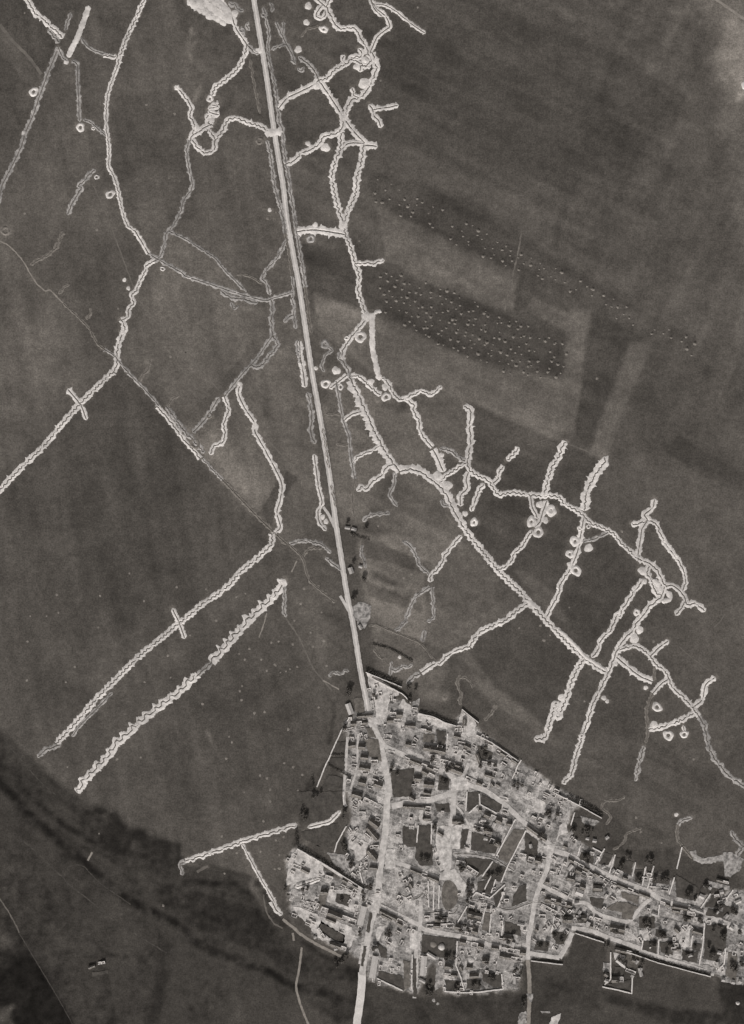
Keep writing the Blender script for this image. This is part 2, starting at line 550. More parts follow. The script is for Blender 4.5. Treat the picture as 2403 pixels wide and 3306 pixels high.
    g = math_node(t, 'MULTIPLY', g, math_node(t, 'ADD', math_node(t, 'MULTIPLY', math_node(t, 'SUBTRACT', n4_, 0.5), 0.85), 1.0))
    g2 = math_node(t, 'ADD', math_node(t, 'MULTIPLY', math_node(t, 'SUBTRACT', n2_, 0.5), 0.75), 1.0)
    # in the village: rubbish heaps, weeds and trodden chalk side by side
    vn = nd(t, 'ShaderNodeAttribute', attribute_name='village_soil')
    # small plots and pens lying side by side along the street grain, paths between them
    wn = nd(t, 'ShaderNodeTexNoise')
    wn.inputs['Scale'].default_value = 0.09
    wn.inputs['Detail'].default_value = 3.0
    t.links.new(pos, wn.inputs['Vector'])
    wv = nd(t, 'ShaderNodeVectorMath', operation='MULTIPLY_ADD')
    wv.inputs[1].default_value = (9, 9, 0)
    t.links.new(wn.outputs['Color'], wv.inputs[0])
    t.links.new(pos, wv.inputs[2])
    plots = []
    for rot, bw_, rh, off in ((0.47, 13.0, 6.0, 0.37), (0.30, 5.5, 4.0, 0.61)):
        mp = nd(t, 'ShaderNodeMapping')
        mp.inputs['Rotation'].default_value = (0, 0, rot)
        t.links.new(wv.outputs[0], mp.inputs['Vector'])
        br = nd(t, 'ShaderNodeTexBrick', offset=off, squash=1.4, squash_frequency=3)
        br.inputs['Color1'].default_value = (0.0, 0.0, 0.0, 1)
        br.inputs['Color2'].default_value = (1.0, 1.0, 1.0, 1)
        br.inputs['Mortar'].default_value = (0.95, 0.95, 0.95, 1)
        br.inputs['Scale'].default_value = 1.0
        br.inputs['Mortar Size'].default_value = 0.55
        br.inputs['Mortar Smooth'].default_value = 0.6
        br.inputs['Brick Width'].default_value = bw_
        br.inputs['Row Height'].default_value = rh
        t.links.new(mp.outputs[0], br.inputs['Vector'])
        plots.append(br.outputs['Color'])
    n3_ = noise_node(t, pos, 0.34, 3.0, 0.65)
    pl = math_node(t, 'ADD', math_node(t, 'MULTIPLY', plots[0], 0.55), math_node(t, 'MULTIPLY', plots[1], 0.45))
    pl = math_node(t, 'ADD', pl, math_node(t, 'MULTIPLY', math_node(t, 'SUBTRACT', n3_, 0.5), 1.1))
    mr = nd(t, 'ShaderNodeMapRange')
    mr.inputs['From Min'].default_value = 0.12
    mr.inputs['From Max'].default_value = 0.88
    mr.inputs['To Min'].default_value = -0.52
    mr.inputs['To Max'].default_value = 0.5
    t.links.new(pl, mr.inputs['Value'])
    g3 = math_node(t, 'ADD', math_node(t, 'MULTIPLY', mr.outputs[0], vn.outputs['Fac']), 1.0)
    gg = math_node(t, 'MULTIPLY', math_node(t, 'MULTIPLY', g, g2), g3)
    tint_out(t, math_node(t, 'MULTIPLY', an.outputs['Fac'], gg), b, [math_node(t, 'ADD', math_node(t, 'MULTIPLY', vn.outputs['Fac'], CT[i] - TINT[i]), TINT[i]) for i in range(3)])
    bp = nd(t, 'ShaderNodeBump')
    bp.inputs['Strength'].default_value = 0.35
    bp.inputs['Distance'].default_value = 0.25
    t.links.new(n1_, bp.inputs['Height'])
    t.links.new(bp.outputs[0], b.inputs['Normal'])
    me.materials.append(m)
    o = bpy.data.objects.new('ground', me)
    COL.objects.link(o)
    tag(o, 'grey arable land and meadow spread under the whole view', kind='structure')


# ------------------------------------------------------------------ sheets: roads, paths, yards, gardens
LAYER = [0.03]


def next_z(dz=0.002):
    LAYER[0] += dz
    return LAYER[0]


def ribbon(name, pts, wd, mat, z, crown=0.0, step=2.5, jit=0.08, seed=0, parent=None):
    s, B, T_, N = smooth_line(pts, step)
    hw = wd * 0.5
    l = hw * (1 + jit * noise1(s, 9, seed + 1)) 
    r = hw * (1 + jit * noise1(s, 9, seed + 2))
    vs, fs = [], []
    for i in range(len(s)):
        for q, zz in ((l[i], 0.0), (l[i] * .5, crown * .8), (0, crown), (-r[i] * .5, crown * .8), (-r[i], 0.0)):
            vs.append((B[i, 0] + N[i, 0] * q, B[i, 1] + N[i, 1] * q, z + zz))
    for i in range(len(s) - 1):
        for k in range(4):
            a = i * 5 + k
            fs.append((a, a + 1, a + 6, a + 5))
    return mesh_obj(name, vs, [f[::-1] for f in fs], mat, parent)


def sheet(name, pts, mat, z, jit=0.5, seed=0, parent=None):
    """flat patch with an uneven edge"""
    r = random.Random(seed)
    P = np.array(pts)
    ar = 0.5 * np.sum(P[:, 0] * np.roll(P[:, 1], -1) - np.roll(P[:, 0], -1) * P[:, 1])
    if ar < 0:
        P = P[::-1]
    out = []
    for i in range(len(P)):
        a, b = P[i], P[(i + 1) % len(P)]
        L = np.hypot(*(b - a))
        k = max(1, int(L / 2.5))
        for j in range(k):
            q = a + (b - a) * j / k
            out.append((q[0] + r.uniform(-jit, jit), q[1] + r.uniform(-jit, jit), z))
    bm = bmesh.new()
    f = bm.faces.new([bm.verts.new(v) for v in out])
    bmesh.ops.triangulate(bm, faces=[f])
    me = bpy.data.meshes.new(name)
    bm.to_mesh(me)
    bm.free()
    me.materials.append(mat)
    o = bpy.data.objects.new(name, me)
    COL.objects.link(o)
    if parent:
        o.parent = parent
    return o


# ------------------------------------------------------------------ trenches
TRENCH = []          # filled by the survey list below, built together so that junctions open into each other


def plan_trench(s_, style, wpx, mat, label, hw=None, lop=0.0):
    pts = parse(s_)
    s, B, T_, N = smooth_line(pts, 0.8)
    sd = len(TRENCH) * 17 + 5
    L = s[-1]
    fade = sstep(np.minimum(s, L - s) / 4.0)
    if style == 'z':
        lam = 6.6
        ph = 2 * np.pi * s / lam + 1.3 * noise1(s, 24, sd)
        a = 0.8 * np.clip(1.4 * np.sin(ph), -1, 1) * fade * (1 + .3 * noise1(s, 16, sd + 2))
    elif style in 'ck':
        lam, A = (13.2, 3.8) if style == 'c' else (12.6, 1.7)
        f = ((s + 2.4 * noise1(s, 34, sd)) / lam) % 1.0
        up = sstep((f - 0.05) / 0.2) - sstep((f - 0.42) / 0.2)
        a = A * up * fade * (1 + 0.32 * noise1(s, 20, sd + 3))
        if lop < 0:
            a = -a
    elif style == 'w':
        a = (0.75 * noise1(s, 7.5, sd) + 0.3 * noise1(s, 3.5, sd + 4)) * fade
    else:
        a = 0.18 * noise1(s, 9, sd) * fade
    hw0 = hw if hw else (0.62 if wpx >= 6 else 0.48)
    w0 = (wpx + 0.5) * S
    rag = {'fresh_chalk': .26, 'weathered_chalk': .42}.get(mat.name, .5)
    wl = w0 * (1 + rag * noise1(s, 11, sd + 6) + 0.25 * rag * noise1(s, 3.6, sd + 21) + 0.35 * np.maximum(0, noise1(s, 5, sd + 7)) ** 2)
    wr = w0 * (1 + rag * noise1(s, 11, sd + 8) + 0.25 * rag * noise1(s, 3.6, sd + 22) + 0.35 * np.maximum(0, noise1(s, 5, sd + 9)) ** 2)
    if style not in 'ck' and lop:
        wl, wr = wl * (1 + lop), wr * (1 - lop)
    crush = sstep((noise1(s, 15, sd + 40) - 0.55) / 0.35) * fade          # blown-in stretches
    wl, wr = wl * (1 - .35 * crush), wr * (1 - .3 * crush)
    TRENCH.append(dict(crush=crush, s=s, B=B, N=N, a=a, hw=hw0, wl=np.maximum(wl, .35), wr=np.maximum(wr, .35), mat=mat, label=label, sd=sd, style=style))


def build_trenches():
    n = sum(len(t['s']) for t in TRENCH)
    kd = kdtree.KDTree(n)
    ids, hws = [], []
    for ti, t in enumerate(TRENCH):
        C = t['B'] + t['N'] * t['a'][:, None]
        t['C'] = C
        for p in C:
            kd.insert((p[0], p[1], 0), len(ids))
            ids.append(ti)
            hws.append(t['hw'])
    kd.balance()

    def near(p, r, ti):
        return any(ids[i] != ti for _, i, _ in kd.find_range((p[0], p[1], 0), r))
    for ti, t in enumerate(TRENCH):
        s, B, N, a = t['s'], t['B'], t['N'], t['a']
        m = len(s)
        L = s[-1]
        da = np.gradient(a, s)
        hw = t['hw'] * np.minimum(2.4, np.sqrt(1 + da ** 2))
        e0 = near(t['C'][0], 3.2, ti) or abs(B[0, 0]) > 480 or abs(B[0, 1]) > 660
        e1 = near(t['C'][-1], 3.2, ti) or abs(B[-1, 0]) > 480 or abs(B[-1, 1]) > 660
        wl, wr = t['wl'].copy(), t['wr'].copy()
        cap = np.ones(m)
        rnd = np.ones(m)
        for e, d in ((e0, s), (e1, L - s)):
            if not e:
                cap *= sstep((d - 0.6) / 1.6)
                rnd *= np.sqrt(np.clip(d / 2.6, 0.02, 1))
        hw = hw * cap * (1 - .8 * t['crush']) + 0.02
        wl, wr = wl * rnd, wr * rnd
        hgt = (0.40 + 0.14 * np.tanh(t['wl'] / 3)) * (1 + 0.16 * noise1(s, 6, t['sd'] + 11)) * np.minimum(1, rnd + .25)
        zf = 0.03 + 0.0012 * (ti % 60)
        root = empty('trench', *B[0])
        tag(root, t['label'], 'trench', 'trench lines dug across the fields')
        ox, oy = B[0]
        cols = [0.0, 0.22, 0.5, 0.8, 1.0]
        zz = [0.0, 0.42, 0.8, 1.0, 0.92]
        r = np.random.default_rng(t['sd'])
        outk = {1: 0.34, -1: 0.34} if t['style'] not in 'ck' else {1: 1.0 if a.mean() > 0 else .12, -1: 1.0 if a.mean() < 0 else .12}
        for side, w_, nm in ((1, wl, 'parapet'), (-1, wr, 'parados')):
            vs, fs = [], []
            for i in range(m):
                lip = a[i] + side * hw[i]
                out = a[i] * outk[side] + side * (t['hw'] * cap[i] + w_[i])
                if side * (out - lip) < 0.3:
                    out = lip + side * 0.3
                for c, z in zip(cols, zz):
                    q = out + (lip - out) * c
                    if c < 1:
                        q += r.normal(0, 0.12)
                    x, y = B[i, 0] + N[i, 0] * q, B[i, 1] + N[i, 1] * q
                    h = z * hgt[i] * (1 + r.normal(0, 0.07)) + (0.004 if z == 0 else 0)
                    if z > 0:
                        for _, k, dist in kd.find_range((x, y, 0), 1.3):
                            if ids[k] != ti and dist < hws[k] + 0.12:
                                h = -0.02
                                break
                    vs.append((x - ox, y - oy, h))
                vs.append((B[i, 0] + N[i, 0] * lip - ox, B[i, 1] + N[i, 1] * lip - oy, -0.05))
            k6 = len(cols) + 1
            for i in range(m - 1):
                for k in range(k6 - 1):
                    q = i * k6 + k
                    f = (q, q + 1, q + k6 + 1, q + k6)
                    fs.append(f if side < 0 else f[::-1])
            o = mesh_obj(nm, vs, fs, t['mat'], root, smooth=True)
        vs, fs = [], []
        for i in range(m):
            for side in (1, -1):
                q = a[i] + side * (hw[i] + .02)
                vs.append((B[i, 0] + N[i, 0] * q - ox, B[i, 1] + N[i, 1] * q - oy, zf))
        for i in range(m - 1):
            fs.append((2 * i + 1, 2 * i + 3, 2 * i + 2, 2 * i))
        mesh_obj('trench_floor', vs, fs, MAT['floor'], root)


def lump_disc(rad, hfun, seed, nr=7, na=26, lump=0.16, dent=0.08):
    """round earthwork: height profile over the radius, uneven outline"""
    r = np.random.default_rng(seed)
    ph = np.linspace(0, 2 * np.pi, na, endpoint=False)
    edge = 1 + lump * (np.sin(2 * ph + r.uniform(0, 6)) * .5 + np.sin(3 * ph + r.uniform(0, 6)) * .5 + np.sin(5 * ph + r.uniform(0, 6)) * .35)
    vs, fs = [(0, 0, hfun(0.0))], []
    for j in range(1, nr + 1):
        u = j / nr
        for i in range(na):
            rr = rad * u * (1 + (edge[i] - 1) * u)
            z = hfun(u) * (1 + r.normal(0, dent)) if u < 1 else 0.004
            vs.append((rr * math.cos(ph[i]), rr * math.sin(ph[i]), z))
    for i in range(na):
        fs.append((0, 1 + i, 1 + (i + 1) % na))
    for j in range(nr - 1):
        for i in range(na):
            a, b = 1 + j * na + i, 1 + j * na + (i + 1) % na
            fs.append((a, a + na, b + na, b))
    return vs, fs


SCUFF = []


def heap(key, x, y, rpx, label, mat='chalk', sx=1.0, rot=0.0):
    wx, wy = parse(f'{key} {x} {y}')[0]
    rad = rpx * S * .9
    vs, fs = lump_disc(rad, lambda u: 0.13 * rad * (1 - u ** 2.2) + 0.12 * (1 - u), int(wx * 7 + wy) % 9999, dent=.14, lump=.16)
    SCUFF.append((wx, wy, rad))
    c, s = math.cos(rot), math.sin(rot)
    vs = [(c * vx * sx - s * vy, s * vx * sx + c * vy, vz) for vx, vy, vz in vs]
    o = mesh_obj('spoil_heap', vs, fs, MAT[mat], smooth=True)
    o.location = (wx, wy, 0.002)
    return tag(o, label, 'spoil heap', 'heaps of dug chalk')


def pit(key, x, y, rpx, label, mat='chalk', inner=0.42, gap=None):
    """ring bank round a dug pit"""
    wx, wy = parse(f'{key} {x} {y}')[0]
    rad = rpx * S
    root = empty('gun_pit', wx, wy, 0, random.Random(int(wx)).uniform(0, 3))
    root.scale = (1.0, random.Random(int(wy)).uniform(.78, 1.0), 1.0)
    tag(root, label, 'gun pit', 'ring shaped pits beside the trenches')
    vs, fs = lump_disc(rad, lambda u: (0.02 if u < inner else 0.95 * math.sin(math.pi * min(1, (u - inner) / (1 - inner)) ** 0.75) + .05), int(wx * 3 + wy * 5) % 9999, nr=9, lump=.14, dent=.12)
    g_ = random.Random(int(wx + wy)).uniform(0, 6.28)               # the way in: a gap in the ring
    vs = [(x_, y_, z_ * (.25 + .75 * min(1, abs((math.atan2(y_, x_) - g_ + math.pi) % (2 * math.pi) - math.pi) / .7))) for x_, y_, z_ in vs]
    SCUFF.append((wx, wy, rad))
    mesh_obj('ring_bank', vs, fs, MAT[mat], root, smooth=True)
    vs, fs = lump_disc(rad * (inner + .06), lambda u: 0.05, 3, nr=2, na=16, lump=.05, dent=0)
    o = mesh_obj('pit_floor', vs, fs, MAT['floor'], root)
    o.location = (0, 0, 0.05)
    return root


def bank(s_, wpx, label, mat='chalk', h=0.8, seed=1):
    """solid ridge of spoil without a channel"""
    s, B, T_, N = smooth_line(parse(s_), 1.0)
    m = len(s)
    r = np.random.default_rng(seed)
    w_ = wpx * S * (1 + .16 * noise1(s, 9, seed) + .12 * noise1(s, 4, seed + 1)) * np.sqrt(np.clip(np.minimum(s, s[-1] - s) / 3.0, .03, 1))
    vs, fs = [], []
    ox, oy = B[0]
    prof = ((-1, 0), (-.75, .5), (-.35, .95), (0, 1.0), (.35, .95), (.75, .5), (1, 0))
    for i in range(m):
        for q, z in prof:
            qq = q * w_[i] + r.normal(0, .1)
            vs.append((B[i, 0] + N[i, 0] * qq - ox, B[i, 1] + N[i, 1] * qq - oy, z * h * (1 + r.normal(0, .08)) + .004))
    k7 = len(prof)
    for i in range(m - 1):
        for k in range(k7 - 1):
            q = i * k7 + k
            fs.append((q, q + k7, q + k7 + 1, q + 1))
    o = mesh_obj('spoil_bank', vs, fs, MAT[mat], smooth=True)
    o.location = (ox, oy, 0.003)
    return tag(o, label, 'spoil bank', 'solid banks of spoil')

# ------------------------------------------------------------------ roads and tracks
ROAD = 'b1 590 -60 605 0 660 330 720 700 780 1130 840 1500 865 1649 b2 900 300 960 640 1000 850 1050 1180 1120 1649 b3 1200 450 1280 950 1330 1330 1380 1649 b4 1430 320 1490 620 1550 1000 1600 1260 P 1190 600 1250 760'
road_pts = parse(ROAD)
tag(ribbon('road', road_pts, 17 * S, MAT['road'], 0.12, 0.1, jit=.1), 'straight bright main road running down the picture into the village', kind='structure')
tag(ribbon('road', road_pts, 8 * S, MAT['roadcrown'], 0.145, 0.1, jit=.16, seed=4), 'worn bright crown along the middle of the main road', kind='structure')
tag(ribbon('road', parse('Y 1110 960 1110 1060 1090 1300 1040 1649 1030 1760'), 25 * S, MAT['roadcrown'], 0.12, 0.12, jit=.05, seed=9), 'broad bright road leaving the village at the bottom edge', kind='structure')
tag(ribbon('road', parse('b3 1220 1200 1270 1270 1320 1380'), 9 * S, MAT['road'], 0.115, .02), 'short bright slip joining the main road beside the ring', kind='structure')
tag(ribbon('road', parse('b4 1370 340 1400 390 1450 480'), 9 * S, MAT['road'], 0.116, .02), 'short bright slip joining the main road above the village', kind='structure')

PATHS = [
    ('a2 0 490 90 540 200 660 270 780 330 870 400 930 450 930 560 1040 700 1160 800 1270 850 1380 930 1450 1020 1510', 4, 'path', 'thin curved track along the upper edge of the big left field'),
    ('a3 1140 0 1290 150 1420 300 1560 470 1649 570 b3 60 630 180 790 330 960 500 1130 620 1260 760 1400 900 1530 1000 1600 b4 1130 260 1260 350', 4, 'faint', 'thin hedged track slanting from the trench corner down to the road'),
    ('a1 0 220 120 370 250 500 370 660', 10, 'faint', 'faint broad strip of worn ground in the upper left corner'),
    ('a2 830 0 940 240 1060 560 1160 830 1220 980 1340 1150 1490 1320 1649 1480 b2 0 1480 140 1649 b3 200 60 300 170', 4, 'faint', 'faint straight footpath crossing the left fields'),
    ('b3 430 340 620 520 760 640 1000 900 1150 1020', 5, 'faint', 'faint cart track slanting through the pale triangle of fields'),
    ('a5 60 0 140 90 260 230 380 360 500 460', 3, 'dim', 'hairline track along the dark meadow edge'),
    ('a5 200 860 330 970 460 1100 560 1190 610 1250 780 1380 900 1480 1010 1570', 4, 'dim', 'pale footpath through the dark lower left meadow'),
    ('a5 565 1190 575 1120 650 1080 740 1090 800 1150 900 1250 1060 1360 1160 1430', 3, 'dim', 'looping side path in the dark lower left meadow'),
    ('a5 -30 1320 0 1380 80 1500 160 1649 a6 170 840', 4, 'faint', 'narrow light road at the lower left edge'),
    ('a6 170 840 350 1140 500 1390 650 1660', 3, 'dim', 'dim end of the narrow road in the lower left corner'),
    ('a6 1100 780 1250 880 1400 970 1480 1020', 4, 'dim', 'faint cart track in the meadow below the long dark band'),
    ('b6 1030 970 1015 1100 1000 1200 980 1320 1020 1480 1090 1660', 7, 'path', 'grey bending path running down from the village to the bottom edge'),
    ('b6 860 720 950 790 1030 860 1160 940 1300 1010 1380 1050', 9, 'path', 'pale lane along the south-west edge of the village'),
    ('b6 690 500 700 580 730 680 790 760 860 800', 5, 'faint', 'faint footpath curving beside the west end of the village'),
    ('b6 950 840 960 910', 7, 'path', 'short pale stub of path below the western lane'),
    ('a5 820 965 780 1040', 6, 'path', 'short pale bar of bare ground in the dark meadow'),
    ('b6 100 300 170 260 200 250', 9, 'faint', 'pale scuffed patch under the long lower trench'),
    ('c4 0 600 100 620 200 660 300 695 400 740 480 820 570 910', 3, 'faint', 'thin curved footpath in the fields just above the village'),
    ('b4 890 540 1000 700 1070 850 1130 980 1220 1090 1300 1185', 5, 'faint', 'double rutted track running down to the north end of the village'),
    ('b4 1220 1090 1290 1130 1360 1170', 4, 'path', 'short pale spur of track beside the rutted track'),
    ('b4 720 490 690 600 650 710', 4, 'path', 'short straight path leaving the big traversed trench'),
    ('b4 940 130 985 30', 4, 'path', 'short path up from the head of the big traversed trench'),
    ('d3 100 640 230 690 350 740', 3, 'faint', 'thin footpath joining two trench heads in the right fields'),
    ('c3 1649 570 1500 620 1380 650', 3, 'faint', 'thin faint footpath to the detached dotted trench head'),
    ('c2 1330 420 1290 640 1230 880 1180 1120', 5, 'garden2', 'darker grassy balk between two right-hand fields'),
    ('D 1560 -20 1610 15 1660 50', 8, 'path', 'pale road clipping the upper right corner'),
    ('d4 1080 790 1180 880 1250 930 1340 1000', 3, 'faint', 'broken pale footpath in the right-hand field'),
    ('d4 1380 620 1440 560 1480 500', 3, 'faint', 'thin footpath in the field near the right edge'),
    ('c5 500 1500', 0, None, None),
]
for i, (s_, wd, mt, lb) in enumerate(PATHS):
    if wd:
        tag(ribbon('path', parse(s_), wd * S, MAT[mt], next_z(), jit=.45 if wd < 6 else .2, step=1.6, seed=i * 5), lb, kind='structure')

